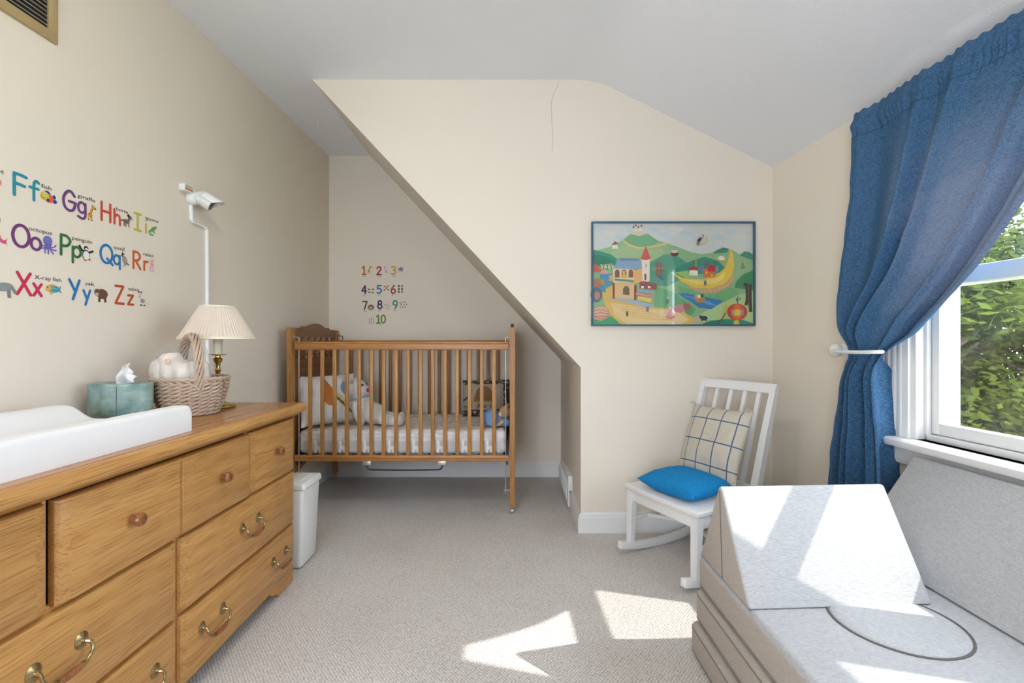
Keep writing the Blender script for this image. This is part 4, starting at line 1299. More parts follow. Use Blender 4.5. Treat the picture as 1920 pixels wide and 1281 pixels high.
def stroke_glyph(strokes, size, w, sx=1.0):
    bm = nb()
    segs = []
    for kind, pts in strokes:
        if kind == 'l' and len(pts) > 2: segs += [('l', [a, b]) for a, b in zip(pts, pts[1:])]
        else: segs.append((kind, pts))
    for kind, pts in segs:
        P = [Vector((x * size * sx, y * size, 0)) for x, y in pts]
        if kind == 'c': P = smooth_path(P, 5)
        if kind == 'o': P = smooth_path(P, 5, closed=True)
        tube(bm, P, w * size / 2, 8, closed=(kind == 'o'), round_caps=True)
    for v in bm.verts: v.co.z = max(0, v.co.z) * .05 + .0003
    return bm
def circ(cx, cy, rx, ry): return [(cx + rx * math.cos(2 * PI * k / 10), cy + ry * math.sin(2 * PI * k / 10)) for k in range(10)]
GL = {
 'E': [('l', [(.5, 1), (0, 1), (0, 0), (.5, 0)]), ('l', [(0, .5), (.42, .5)])],
 'e': [('c', [(.02, .3), (.44, .32), (.36, .54), (.12, .52), (.0, .27), (.12, .02), (.42, .06)])],
 'F': [('l', [(0, 0), (0, 1)]), ('c', [(0, 1), (.3, .99), (.58, .95)]), ('c', [(0, .54), (.25, .54), (.50, .51)])],
 'f': [('c', [(.46, .88), (.36, .94), (.24, .86), (.21, .65), (.21, .3), (.21, 0)]), ('l', [(0, .58), (.44, .58)])],
 'G': [('c', [(.66, .80), (.44, 1.0), (.18, .90), (0, .55), (.08, .15), (.34, 0), (.60, .10), (.72, .44)]), ('l', [(.34, .48), (.72, .46)])],
 'g': [('o', circ(.25, .34, .23, .27)), ('c', [(.48, .58), (.49, .2), (.46, -.12), (.28, -.24), (.02, -.16)])],
 'H': [('l', [(0, 0), (0, 1)]), ('l', [(.62, 0), (.62, 1)]), ('l', [(0, .52), (.62, .52)])],
 'h': [('l', [(0, 0), (0, .82)]), ('c', [(0, .36), (.18, .54), (.38, .46), (.42, .2), (.42, 0)])],
 'I': [('l', [(.26, 0), (.26, 1)]), ('l', [(0, 1), (.52, 1)]), ('l', [(0, 0), (.52, 0)])],
 'i': [('l', [(0, 0), (0, .52)]), ('l', [(0, .76), (0, .78)])],
 'N': [('l', [(0, 0), (0, 1), (.6, 0), (.6, 1)])],
 'n': [('l', [(0, 0), (0, .55)]), ('c', [(0, .36), (.18, .54), (.38, .46), (.42, .2), (.42, 0)])],
 'O': [('o', circ(.40, .5, .40, .5))], 'o': [('o', circ(.25, .27, .25, .28))],
 'P': [('l', [(0, 0), (0, 1)]), ('c', [(0, 1), (.34, .98), (.54, .76), (.36, .50), (0, .46)])],
 'p': [('l', [(0, -.3), (0, .52)]), ('o', circ(.25, .27, .24, .26))],
 'Q': [('o', circ(.42, .5, .42, .5)), ('l', [(.46, .25), (.86, -.06)])],
 'q': [('o', circ(.23, .29, .22, .26)), ('l', [(.46, .54), (.46, -.22)])],
 'R': [('l', [(0, 0), (0, 1)]), ('c', [(0, 1), (.36, .98), (.54, .76), (.36, .52), (0, .46)]), ('l', [(.2, .46), (.58, 0)])],
 'r': [('l', [(0, 0), (0, .54)]), ('c', [(0, .34), (.12, .52), (.32, .54)])],
 'W': [('l', [(0, 1), (.2, 0), (.42, .7), (.64, 0), (.84, 1)])], 'w': [('l', [(0, .54), (.14, 0), (.28, .4), (.42, 0), (.56, .54)])],
 'X': [('l', [(0, 1), (.66, 0)]), ('l', [(.64, 1), (0, 0)])], 'x': [('l', [(0, .56), (.40, 0)]), ('l', [(.40, .56), (0, 0)])],
 'Y': [('l', [(0, 1), (.33, .46)]), ('l', [(.62, 1), (.22, 0)])], 'y': [('l', [(0, .52), (.2, .1)]), ('l', [(.42, .54), (.12, -.24)])],
 'Z': [('l', [(0, 1), (.58, 1), (0, 0), (.62, 0)])], 'z': [('l', [(0, .54), (.40, .54), (0, 0), (.42, 0)])],
 '0': [('o', circ(.26, .5, .26, .5))],
 '1': [('l', [(.02, .82), (.25, 1), (.25, 0)]), ('l', [(.03, 0), (.47, 0)])],
 '2': [('c', [(.02, .78), (.14, .98), (.40, .97), (.50, .74), (.36, .46), (.14, .18), (.0, .0)]), ('l', [(.0, 0), (.54, 0)])],
 '3': [('c', [(.02, .90), (.26, 1), (.48, .82), (.38, .58), (.2, .53)]), ('c', [(.2, .53), (.46, .46), (.52, .2), (.28, 0), (0, .08)])],
 '4': [('l', [(.42, 0), (.42, 1), (0, .34), (.58, .34)])],
 '5': [('l', [(.52, 1), (.08, 1), (.05, .56)]), ('c', [(.05, .56), (.3, .64), (.52, .42), (.48, .14), (.24, 0), (0, .1)])],
 '6': [('c', [(.40, 1), (.16, .72), (.02, .36)]), ('o', circ(.26, .28, .25, .28))],
 '7': [('l', [(0, 1), (.54, 1), (.22, 0)])],
 '8': [('o', circ(.26, .75, .21, .24)), ('o', circ(.26, .27, .26, .27))],
 '9': [('o', circ(.26, .70, .25, .29)), ('c', [(.51, .70), (.46, .35), (.24, 0)])],
}
# pictures in a unit box, centre (0,0)
def blob(cx, cy, rx, ry, c, ro=0): return ('e', cx, cy, rx, ry, ro, c)
PIC = {
 'fish': [blob(.36, .12, .10, .12, '1f3f93'), blob(.40, -.12, .12, .11, '1f3f93', 30), blob(.0, .26, .16, .11, '1f3f93', -20), blob(.06, -.02, .27, .25, 'e2672f', -20), blob(-.16, .04, .24, .25, 'd3c23c', -15), blob(.02, -.14, .09, .09, '1f3f93'), blob(-.13, .14, .07, .09, 'f4f0e6'), blob(-.12, .13, .03, .05, '14161c'), ('s', [(-.38, .02), (-.28, -.08), (-.14, -.10)], .02, '3a3020', 1)],
 'giraffe': [('s', [(-.05, -.15), (.05, .15), (.12, .35)], .16, 'd9a441'), blob(-.05, -.18, .17, .17, 'd9a441'), ('s', [(-.14, -.2), (-.16, -.5)], .09, 'd9a441'), ('s', [(.05, -.2), (.06, -.5)], .09, 'd9a441'), blob(.20, .36, .15, .10, 'd9a441', -15), blob(.30, .32, .06, .06, '7a4a22'), blob(.10, .47, .03, .06, '7a4a22'), blob(-.1, -.1, .05, .05, '8a5a24'), blob(.02, .0, .04, .05, '8a5a24'), blob(.0, -.22, .04, .04, '8a5a24'), blob(.08, .2, .035, .04, '8a5a24'), blob(-.16, -.48, .05, .03, '4a3018'), blob(.06, -.48, .05, .03, '4a3018')],
 'horse': [blob(-.05, -.08, .28, .15, '7d6f63'), ('s', [(-.22, -.1), (-.24, -.45)], .09, '7d6f63'), ('s', [(-.08, -.12), (-.08, -.45)], .09, '6a5d52'), ('s', [(.14, -.1), (.16, -.45)], .09, '7d6f63'), ('s', [(.12, .0), (.22, .22)], .18, '7d6f63'), blob(.26, .24, .16, .13, '7d6f63', -25), blob(.12, .34, .10, .13, '3d352f', 20), blob(.37, .16, .07, .07, 'b0a294'), blob(.27, .28, .03, .04, '17130f'), ('s', [(-.30, -.02), (-.42, -.1), (-.46, -.05)], .06, '3d352f', 1)],
 'iguana': [('s', [(.30, .25), (.15, .12), (-.05, .0), (-.25, -.08), (-.38, -.25), (-.2, -.42), (.05, -.40)], .11, '4f8f36', 1), blob(.02, .04, .24, .15, '6fae45', 25), blob(.28, .26, .15, .11, '6fae45', -10), ('s', [(.08, -.05), (.2, -.22)], .08, '4f8f36'), ('s', [(-.1, -.05), (-.12, -.26)], .08, '4f8f36'), blob(.30, .30, .035, .04, '1a2414'), ('s', [(-.15, .14), (.05, .22), (.2, .34)], .04, '2f6a2a')],
 'octopus': [('s', [(-.1, -.1), (-.32, -.05), (-.44, .12)], .07, '6a62b4', 1), ('s', [(.1, -.1), (.32, -.05), (.42, .1)], .07, '6a62b4', 1), ('s', [(-.1, -.15), (-.28, -.22), (-.42, -.18)], .07, '6a62b4', 1), ('s', [(.1, -.15), (.3, -.22), (.44, -.2)], .07, '6a62b4', 1), ('s', [(-.06, -.15), (-.16, -.32), (-.14, -.46)], .07, '6a62b4', 1), ('s', [(.06, -.15), (.2, -.32), (.28, -.44)], .07, '6a62b4', 1), ('s', [(0, -.1), (.02, -.48)], .07, '6a62b4'), blob(0, -.08, .17, .13, '6a62b4'), blob(-.02, .2, .24, .28, '7470c0'), blob(-.08, .02, .03, .04, '1d1a33'), blob(.1, .02, .03, .04, '1d1a33')],
 'penguin': [('s', [(-.12, .05), (-.30, .18), (-.42, .40)], .13, '1c1c20', 1), ('s', [(.14, .05), (.32, .12), (.46, .2)], .12, '1c1c20', 1), blob(0, -.12, .24, .30, '1c1c20'), blob(.01, -.14, .20, .26, 'f0efec'), blob(.0, .28, .14, .13, '1c1c20'), blob(.02, .24, .09, .07, 'f0efec'), blob(.08, .27, .05, .02, 'e08a2c'), blob(-.06, -.45, .09, .03, 'd86a2c'), blob(.22, -.36, .07, .05, 'd86a2c')],
 'quail': [blob(.05, -.08, .18, .28, '9c8a84', 20), blob(.1, -.1, .10, .2, 'b59a96', 20), blob(-.10, .25, .13, .13, '3a3836'), blob(-.04, .22, .07, .06, 'ded6ca'), ('s', [(-.10, .36), (-.16, .5)], .05, '2a2826'), ('s', [(.15, -.25), (.36, -.36)], .1, '7c6c68'), ('s', [(.0, -.32), (-.02, -.5)], .03, '6a4a30'), ('s', [(.08, -.32), (.10, -.5)], .03, '6a4a30')],
 'rabbit': [blob(-.06, .32, .06, .18, 'e3a9b0', 8), blob(.10, .32, .06, .18, 'e3a9b0', -8), blob(.02, .06, .18, .16, 'ebbcc0'), blob(.0, -.24, .19, .22, 'e3a9b0'), blob(.0, -.25, .10, .14, 'f3dcdc'), blob(-.05, .08, .025, .035, '3a2426'), blob(.09, .08, .025, .035, '3a2426'), blob(-.12, -.44, .09, .05, 'ebbcc0'), blob(.12, -.44, .09, .05, 'ebbcc0')],
 'xray_fish': [('p', [(.22, .0), (.46, .22), (.38, .0), (.48, -.22)], '3f8fa8'), blob(.02, 0, .33, .20, '2f9fb4'), ('s', [(-.2, .04), (.3, .03)], .05, '7cc6c4'), blob(-.24, .0, .15, .16, 'e6b24c'), blob(-.02, .18, .2, .05, 'd9a23a'), blob(-.06, -.22, .09, .07, 'e6b24c', 30), blob(-.27, .05, .03, .04, '1c2430')],
 'yak': [blob(.08, .02, .36, .30, '6d4a38'), ('s', [(-.10, -.2), (-.12, -.46)], .15, '5c3d2e'), ('s', [(.26, -.2), (.28, -.46)], .15, '5c3d2e'), blob(-.24, .10, .19, .20, '7a543f'), blob(-.27, -.02, .11, .10, 'cbb19a'), ('s', [(-.38, .26), (-.46, .36), (-.42, .46)], .05, 'ded2c0', 1), ('s', [(-.12, .28), (-.06, .38), (-.10, .48)], .05, 'ded2c0', 1), blob(-.30, .12, .025, .03, '1d1410'), blob(-.16, .12, .025, .03, '1d1410')],
 'zebra': [blob(.14, -.16, .20, .18, 'eceae6'), ('s', [(.06, -.25), (.02, -.46)], .10, 'eceae6'), ('s', [(.24, -.25), (.30, -.46)], .10, 'eceae6'), blob(-.06, .22, .16, .17, 'eceae6'), blob(-.08, .10, .12, .09, 'e6b8b0'), blob(-.14, .40, .05, .07, '222222'), blob(.04, .40, .05, .07, '222222'), ('s', [(.02, -.05), (.10, -.30)], .05, '222222'), ('s', [(.14, -.02), (.20, -.30)], .05, '222222'), ('s', [(.26, -.05), (.28, -.26)], .05, '222222'), blob(.02, -.46, .08, .04, '222222'), blob(.30, -.46, .08, .04, '222222'), blob(-.11, .25, .025, .03, '111111'), blob(.0, .25, .025, .03, '111111')],
 'elephant': [blob(-.05, -.05, .34, .26, 'e3a39a'), blob(-.32, .10, .22, .22, 'e8b0a6'), ('s', [(-.22, -.2), (-.22, -.46)], .16, 'e3a39a'), ('s', [(.16, -.2), (.16, -.46)], .16, 'e3a39a'), blob(.24, .05, .20, .22, 'dc8f88')],
 'narwhal': [blob(-.12, -.05, .36, .22, 'd5577f'), blob(-.16, -.16, .28, .12, 'f0a9bd'), ('s', [(.1, -.08), (.32, -.22), (.42, -.20)], .14, 'd5577f', 1), ('p', [(.36, -.20), (.50, -.02), (.42, -.2), (.50, -.36)], 'c23a63')],
 'wolf': [blob(.05, -.02, .36, .18, '8e9594', 8), ('s', [(-.20, -.1), (-.22, -.46)], .12, '8e9594'), ('s', [(.24, -.1), (.26, -.44)], .13, '7d8483'), ('s', [(.34, .02), (.44, -.14), (.5, -.24)], .12, '7d8483', 1), blob(-.30, .16, .18, .16, '9aa2a1'), ('p', [(-.32, .28), (-.24, .46), (-.16, .26)], '8e9594')],
 'rainbow': [blob(0, -.1, .44, .40, 'c58a4a'), blob(0, -.12, .36, .33, '8a4a3a'), blob(0, -.14, .28, .26, '4a5a4a'), blob(0, -.16, .18, .18, 'cfc3b1'), blob(-.34, -.34, .16, .08, 'a9b7c4'), blob(.34, -.34, .16, .08, 'a9b7c4')],
 'grey_elephant': [blob(.06, .05, .34, .30, '8d8496'), blob(-.26, .02, .20, .22, 'a5a0b0'), ('s', [(-.4, .0), (-.44, -.3)], .10, '9a94a6'), ('s', [(-.1, -.1), (-.1, -.42)], .15, '8d8496'), ('s', [(.24, -.1), (.24, -.42)], .15, '8d8496')],
}
PIC['zebras'] = [(s[0], s[1] - .12, s[2], *s[3:]) if s[0] == 'e' else (s[0], [(x - .12, y) for x, y in s[1]], *s[2:]) for s in PIC['zebra']]
PIC['crocodiles'] = sum([[blob(cx, cy, .20, .07, '5c6a3e', r), blob(cx - .14, cy + .06, .06, .05, '47552f'), ('s', [(cx - .05, cy - .04), (cx - .08, cy - .14)], .05, '47552f'), ('s', [(cx + .08, cy - .04), (cx + .1, cy - .14)], .05, '47552f')] for cx, cy, r in ((-.26, .18, 8), (.26, .18, -10), (-.24, -.22, 12), (.24, -.24, -6))], [])
PIC['ladybirds'] = sum([[blob(cx, cy, .15, .10, 'b06a44', 20), blob(cx - .1, cy, .05, .06, '3a2c24'), blob(cx + .04, cy + .02, .03, .03, '3a2c24')] for cx, cy in ((-.28, .26), (.24, .28), (.0, .02), (-.28, -.26), (.3, -.22))], [])
PIC['teddies'] = sum([[blob(cx, cy + .08, .10, .07, c), blob(cx, cy - .05, .13, .09, c)] for (cx, cy), c in zip(((-.2, .36), (.2, .36), (-.2, 0), (.2, 0), (-.2, -.36), (.2, -.36)), ('5b4438', '8a8560', '6a5446', '54506e', '6a6460', 'a8744c'))], [])
PIC['butterflies'] = sum([[('p', [(cx, cy), (cx - .1, cy + .1), (cx - .08, cy - .08)], '5f5646'), ('p', [(cx, cy), (cx + .09, cy + .07), (cx + .07, cy - .1)], '8a7c60')] for cx, cy in ((-.3, .2), (-.05, .2), (.22, .32), (.32, .05), (.05, -.05), (-.38, -.2), (-.05, -.36), (.25, -.32))], [])
PIC['flowers'] = sum([[blob(cx, cy, .07, .08, '9a7550'), blob(cx, cy + .08, .035, .05, 'b48c5c')] for cx, cy in ((-.36, .2), (-.08, .26), (.2, .3), (-.24, -.02), (.08, 0), (.38, .02), (-.34, -.3), (-.04, -.28), (.22, -.26))], [])
PIC['buttons'] = [blob(cx, cy, .085, .085, 'b58a68') for cx, cy in [(0, .42)] + [(a, b) for b in (.16, -.12, -.4) for a in (-.3, 0, .3)]]

def frame_left(y, z):                            # print plane of the left wall
    x = XL(y) + .0006; n = Vector((1, -.0216, 0)).normalized(); r = Vector((.0216, 1, 0)).normalized()
    return Matrix(((r.x, 0, n.x, x), (r.y, 0, n.y, y), (0, 1, 0, z), (0, 0, 0, 1)))
def frame_back(x, z): return Matrix(((1, 0, 0, x), (0, 0, -1, YB - .0006), (0, 1, 0, z), (0, 0, 0, 1)))

def put(name, bm, mats, M, parent, dx, dy, smooth=False):
    bmesh.ops.transform(bm, matrix=M @ Matrix.Translation((dx, dy, 0)), verts=bm.verts[:])
    return obj(name, bm, mats, parent, smooth=smooth)

def fit_text(txt, width, size):
    bm = text_mesh(txt, size, .00015)
    if width:
        xs = [v.co.x for v in bm.verts]; k = width / (max(xs) - min(xs))
        for v in bm.verts: v.co.x *= k
    return bm

CAP = .066
def letter_decal(y, z, up, lo, colour, word, pic, low_x, word_x, word_w, pic_x, pic_y, pic_s, label, word_y=.70):
    M = frame_left(y, z)
    t = thing('alphabet_sticker', label, 'wall sticker', M.translation.copy(), group='alphabet stickers on the left wall')
    put('capital_letter', stroke_glyph(GL[up], CAP, .145, .87), paint(colour), M, t, 0, 0, True)
    put('small_letter', stroke_glyph(GL[lo], CAP, .135, .87), paint(colour), M, t, low_x, 0, True)
    put('word', fit_text(word, word_w, .0185), paint('3a3530'), M, t, word_x, word_y * CAP)
    b, ms = flat([scale_shape(s, pic_s) for s in PIC[pic]], .00010)
    put('picture', b, ms, M, t, pic_x, pic_y)
def scale_shape(s, k):
    if s[0] == 'e': return ('e', s[1] * k, s[2] * k, s[3] * k, s[4] * k, s[5], s[6])
    if s[0] == 'p': return ('p', [(x * k, y * k) for x, y in s[1]], s[2])
    return ('s', [(x * k, y * k) for x, y in s[1]], s[2] * k, s[3], *s[4:])
R1, R2, R3 = 1.527, 1.372, 1.226
TK = 'wall sticker reading '
letter_decal(1.247, R1, 'E', 'e', 'd0503c', 'elephant', 'elephant', 0.046, 0.034, 0.084, 0.088, 0.02, 0.056, 'alphabet sticker with pink elephant cut by the photo edge, top row', 0.78)
letter_decal(1.3935, R1, 'F', 'f', '1f8fa3', 'fish', 'fish', 0.044, 0.078, 0.032, 0.098, 0.021, 0.058, 'teal letters Ff wall sticker with orange and yellow fish', 0.72)
letter_decal(1.543, R1, 'G', 'g', '6f3f7c', 'giraffe', 'giraffe', 0.05, 0.049, 0.066, 0.098, 0.014, 0.056, 'purple letters Gg wall sticker with giraffe', 0.83)
letter_decal(1.683, R1, 'H', 'h', 'cc4a34', 'horse', 'horse', 0.053, 0.06, 0.052, 0.108, 0.026, 0.056, 'red letters Hh wall sticker with grey horse', 0.8)
letter_decal(1.826, R1, 'I', 'i', 'c9b93c', 'iguana', 'iguana', 0.056, 0.052, 0.066, 0.09, 0.018, 0.05, 'yellow letters Ii wall sticker with green iguana', 0.84)
letter_decal(1.243, R2, 'N', 'n', '3a8a5c', 'narwhal', 'narwhal', 0.052, 0.046, 0.066, 0.098, 0.02, 0.07, 'alphabet sticker with pink narwhal cut by the photo edge, middle row', 0.9)
letter_decal(1.3895, R2, 'O', 'o', '703a78', 'octopus', 'octopus', 0.052, 0.044, 0.071, 0.103, 0.022, 0.062, 'purple letters Oo wall sticker with violet octopus', 0.86)
letter_decal(1.535, R2, 'P', 'p', '35703e', 'penguin', 'penguin', 0.04, 0.036, 0.074, 0.088, 0.021, 0.06, 'green letters Pp wall sticker with penguin', 0.88)
letter_decal(1.679, R2, 'Q', 'q', '2277b5', 'quail', 'quail', 0.054, 0.052, 0.048, 0.1, 0.028, 0.058, 'blue letters Qq wall sticker with quail', 0.9)
letter_decal(1.821, R2, 'R', 'r', 'd0602e', 'rabbit', 'rabbit', 0.052, 0.046, 0.053, 0.09, 0.025, 0.056, 'orange letters Rr wall sticker with pink rabbit', 0.9)
letter_decal(1.243, R3, 'W', 'w', '5a5a9c', 'wolf', 'wolf', 0.068, 0.068, 0.034, 0.118, 0.018, 0.074, 'alphabet sticker with grey wolf cut by the photo edge, bottom row', 0.84)
letter_decal(1.402, R3, 'X', 'x', 'cc2a54', 'X-ray fish', 'xray_fish', 0.047, 0.05, 0.084, 0.106, 0.027, 0.062, 'crimson letters Xx wall sticker with turquoise fish', 0.8)
letter_decal(1.563, R3, 'Y', 'y', '2277b5', 'yak', 'yak', 0.051, 0.056, 0.035, 0.118, 0.027, 0.062, 'blue letters Yy wall sticker with brown yak', 0.82)
letter_decal(1.741, R3, 'Z', 'z', 'bf4f28', 'zebra', 'zebra', 0.055, 0.056, 0.05, 0.114, 0.029, 0.06, 'rust letters Zz wall sticker with zebra', 0.84)

NUM = [('1', 'c8582f', 'One', 210, 245, 'giraffe', 295, 235, .060, 'orange number 1 wall sticker with giraffe'),
       ('2', 'a8344a', 'Two', 463, 250, 'zebras', 585, 235, .052, 'crimson number 2 wall sticker with zebras'),
       ('3', 'd2a93c', 'Three', 712, 243, 'grey_elephant', 835, 225, .050, 'yellow number 3 wall sticker with grey elephants'),
       ('4', '4a2f5a', 'Four', 205, 575, 'crocodiles', 330, 592, .060, 'purple number 4 wall sticker with crocodiles'),
       ('5', '2377b8', 'Five', 465, 570, 'ladybirds', 590, 550, .054, 'blue number 5 wall sticker with ladybugs'),
       ('6', 'a8452a', 'Six', 707, 570, 'teddies', 832, 562, .066, 'rust number 6 wall sticker with little bears'),
       ('7', '3f5c3a', 'Seven', 220, 845, 'rainbow', 325, 865, .058, 'dark green number 7 wall sticker with rainbow'),
       ('8', '2f3458', 'Eight', 478, 830, 'butterflies', 600, 862, .058, 'navy number 8 wall sticker with butterflies'),
       ('9', '3f8f80', 'Nine', 740, 830, 'flowers', 880, 835, .070, 'sea green number 9 wall sticker with nine brown shapes'),
       ('10', '6f8a34', 'Ten', 500, 1080, 'buttons', 337, 1100, .058, 'olive number 10 wall sticker with ten brown dots')]
def nxy(cx, cy):
    u, v = 660 + cx * .1093, 480 + cy * .1093
    return (u - 960) / F * YB, H - (v - 640) / F * YB
NS_ = .062
for dg_, colr, wd_, cx_, cy_, pc, pcx, pcy, ps, lab in NUM:
    x, z = nxy(cx_, cy_)
    M = frame_back(x, z)
    t = thing('number_sticker', lab, 'wall sticker', M.translation.copy(), group='number stickers on the alcove wall')
    wid = .26 * NS_ if len(dg_) == 1 else .60 * NS_
    dx = -wid
    for c_ in dg_:
        put('numeral', stroke_glyph(GL[c_], NS_, .19), paint(colr), M, t, dx, -NS_ / 2, True)
        dx += .62 * NS_
    put('word', fit_text(wd_, None, .0135), paint('5a4d42'), M, t, -.014, -NS_ / 2 - .020)
    px_, pz_ = nxy(pcx, pcy)
    b, ms = flat([scale_shape(s, ps) for s in PIC[pc]], .00010)
    put('picture', b, ms, M, t, px_ - x, pz_ - z)

# ------------------------------------------------------------ framed storybook landscape on the gable wall
def PX(x, y):                                    # picture pixel -> metres on the wall plane
    return ((1090 + x * .17951) - 960) / F * YF, H - ((400 + y * .17955) - 640) / F * YF
x0, z1 = PX(100, 93); x1, z0 = PX(1797, 1175)
pc = thing('framed_painting', 'framed storybook village landscape with thin blue frame on gable wall', 'painting', ((x0 + x1) / 2, YF - .01, z0))
bm = nb(); box(bm, x0 + .004, x1 - .004, YF - .010, YF - .001, z0 + .004, z1 - .004); obj('backing', bm, paint('d8d3c6'), pc, smooth=False)
FR = paint('3b5f76', .4)
for a in ((x0, x1, z1 - .009, z1), (x0, x1, z0, z0 + .009), (x0, x0 + .009, z0 + .009, z1 - .009), (x1 - .009, x1, z0 + .009, z1 - .009)):
    bm = nb(); box(bm, a[0], a[1], YF - .026, YF - .001, a[2], a[3], .0015); obj('frame_side', bm, FR, pc)
S = []
def poly(c, *p): S.append(('p', list(p), c))
def ell(c, cx, cy, rx, ry, ro=0): S.append(('e', cx, cy, rx, ry, ro, c))
def line(c, w, *p, s=1): S.append(('s', list(p), w, c, s))
poly('cfd3cd', (112, 104), (1788, 108), (1788, 1168), (112, 1168))
for k in range(14): ell(('c3d2d6', 'd8d6cc', 'bfd0d4')[k % 3], 190 + k * 113 % 1500, 150 + (k * 53) % 120, 70, 26, 10)
poly('8fb985', (112, 400), (300, 350), (420, 285), (505, 215), (690, 215), (790, 285), (900, 320), (1010, 355), (1130, 405), (1250, 428), (1380, 412), (1480, 375), (1560, 380), (1640, 430), (1788, 440), (1788, 1168), (112, 1168))
poly('6fae7c', (440, 285), (505, 228), (700, 222), (800, 300), (720, 345), (600, 350), (500, 330))
line('dcc27a', 22, (430, 285), (500, 335), (620, 365), (760, 345), (880, 318))
poly('a3c08a', (300, 420), (430, 330), (640, 385), (840, 370), (900, 470), (700, 520), (420, 500))
poly('d8c9ae', (505, 215), (540, 185), (640, 185), (680, 215), (600, 240)); poly('e6dac4', (540, 190), (545, 160), (635, 160), (640, 190))
for x, y in ((540, 140), (560, 122), (588, 140), (622, 128)):
    poly('e0d2ba', (x - 8, y + 40), (x - 8, y + 14), (x + 8, y + 14), (x + 8, y + 40)); poly('7a4f4c', (x - 12, y + 16), (x, y - 14), (x + 12, y + 16))
poly('2f8f74', (112, 380), (180, 395), (300, 430), (370, 480), (350, 560), (270, 590), (112, 560))
poly('1f7d66', (112, 430), (240, 450), (340, 500), (330, 545), (112, 520))
poly('b7d0a0', (175, 580), (190, 535), (320, 525), (350, 580))
for x in (195, 230, 270, 310): line('3a3a2c', 7, (x, 585), (x - 6, 545), (x - 16, 525)); line('3a3a2c', 5, (x - 4, 555), (x + 16, 525))
poly('ece4d6', (318, 335), (372, 335), (376, 372), (316, 372)); poly('9c3f3c', (308, 335), (346, 292), (384, 318))
poly('4f9a7c', (700, 520), (860, 430), (960, 430), (1060, 490), (1130, 560), (1080, 660), (900, 760), (700, 760))
poly('3f8c72', (930, 600), (1060, 530), (1180, 485), (1280, 455), (1420, 500), (1490, 570), (1430, 620), (1200, 640), (1040, 640))
poly('e5c64e', (930, 615), (1060, 680), (1250, 690), (1400, 650), (1490, 570), (1530, 470), (1545, 375), (1575, 420), (1585, 560), (1560, 660), (1480, 740), (1340, 790), (1180, 780), (1040, 715))
poly('efd873', (1060, 690), (1250, 705), (1420, 670), (1500, 600), (1480, 680), (1380, 740), (1200, 745))
poly('d9a680', (1080, 745), (1230, 795), (1370, 790), (1490, 740), (1560, 665), (1585, 610), (1580, 690), (1520, 770), (1400, 825), (1280, 835), (1160, 800))
for k in range(9): line('b98468', 4, (1110 + k * 48, 765 + 26 * math.sin(k * .35)), (1125 + k * 48, 805 + 20 * math.sin(k * .35)), s=0)
poly('9cc46a', (960, 620), (1100, 600), (1130, 640), (1090, 680)); 
poly('f0e8d8', (1118, 600), (1205, 590), (1208, 650), (1122, 650)); poly('a8413c', (1095, 588), (1150, 548), (1215, 580), (1205, 600)); line('c9ad44', 10, (1188, 560), (1188, 475), s=0)
poly('6a7f9c', (1210, 560), (1270, 545), (1280, 600), (1215, 605)); poly('d07a3c', (1262, 590), (1310, 570), (1385, 600), (1385, 668), (1262, 675)); poly('c2323a', (1305, 570), (1345, 540), (1392, 560), (1385, 612), (1312, 606)); poly('9a5a64', (1265, 535), (1290, 510), (1345, 518), (1340, 540))
poly('7f9cac', (1388, 560), (1420, 550), (1422, 605), (1390, 612))
for x, y in ((1135, 628), (1290, 608), (1345, 640)): poly('f2cf5a', (x, y), (x + 16, y), (x + 16, y + 22), (x, y + 22))
poly('3f8c72', (1360, 415), (1410, 385), (1470, 360), (1530, 372), (1510, 410), (1430, 418)); poly('3f8c72', (1640, 440), (1690, 400), (1740, 405), (1788, 440), (1788, 495), (1740, 480))
poly('e0b653', (1398, 490), (1450, 445), (1512, 490), (1500, 500)); ell('f4e4d6', 1452, 470, 34, 22)
ell('6b3f33', 965, 422, 42, 30); ell('d8cbb8', 965, 402, 36, 16)
line('8a4a34', 8, (1660, 580), (1668, 500), (1692, 575), s=0); line('8a4a34', 6, (1655, 575), (1695, 565), s=0)
poly('2f8a5c', (1590, 780), (1600, 720), (1680, 640), (1788, 590), (1788, 800), (1680, 790))
poly('b3cf8f', (1788, 810), (1640, 850), (1480, 930), (1300, 1010), (1150, 1100), (1120, 1168), (1788, 1168))
poly('73b277', (980, 740), (1100, 790), (1240, 840), (1420, 835), (1560, 770), (1640, 830), (1480, 910), (1200, 860), (1010, 830))
poly('3c7fb4', (985, 832), (1100, 838), (1250, 870), (1470, 915), (1350, 1000), (1220, 985), (1130, 920), (1060, 880))
for k in range(4): line('7fb2d4', 6, (1070 + k * 70, 862 + k * 26), (1200 + k * 60, 890 + k * 24), (1330 + k * 24, 930 + k * 10))
poly('5fa86c', (780, 760), (980, 840), (1080, 930), (1180, 1000), (1150, 1060), (900, 1060), (760, 960))
ell('b98a48', 1228, 900, 56, 36); ell('e6d8c2', 1215, 868, 24, 20); ell('d0a060', 1185, 868, 16, 18); ell('465a4c', 1250, 860, 16, 18)
poly('ddbb63', (210, 830), (330, 740), (480, 880), (640, 950), (800, 990), (1000, 1000), (1180, 1100), (1150, 1168), (420, 1168), (300, 1060), (240, 960))
poly('eacb90', (300, 930), (520, 960), (720, 1000), (980, 1020), (1120, 1110), (1000, 1168), (480, 1168), (340, 1060))
for k in range(7): line('cfa85a', 5, (250 + k * 40, 900 + k * 28), (420 + k * 50, 925 + k * 30), (600 + k * 50, 975 + k * 22))
poly('9fb6c8', (275, 885), (440, 848), (560, 905), (760, 960), (700, 995), (520, 940))
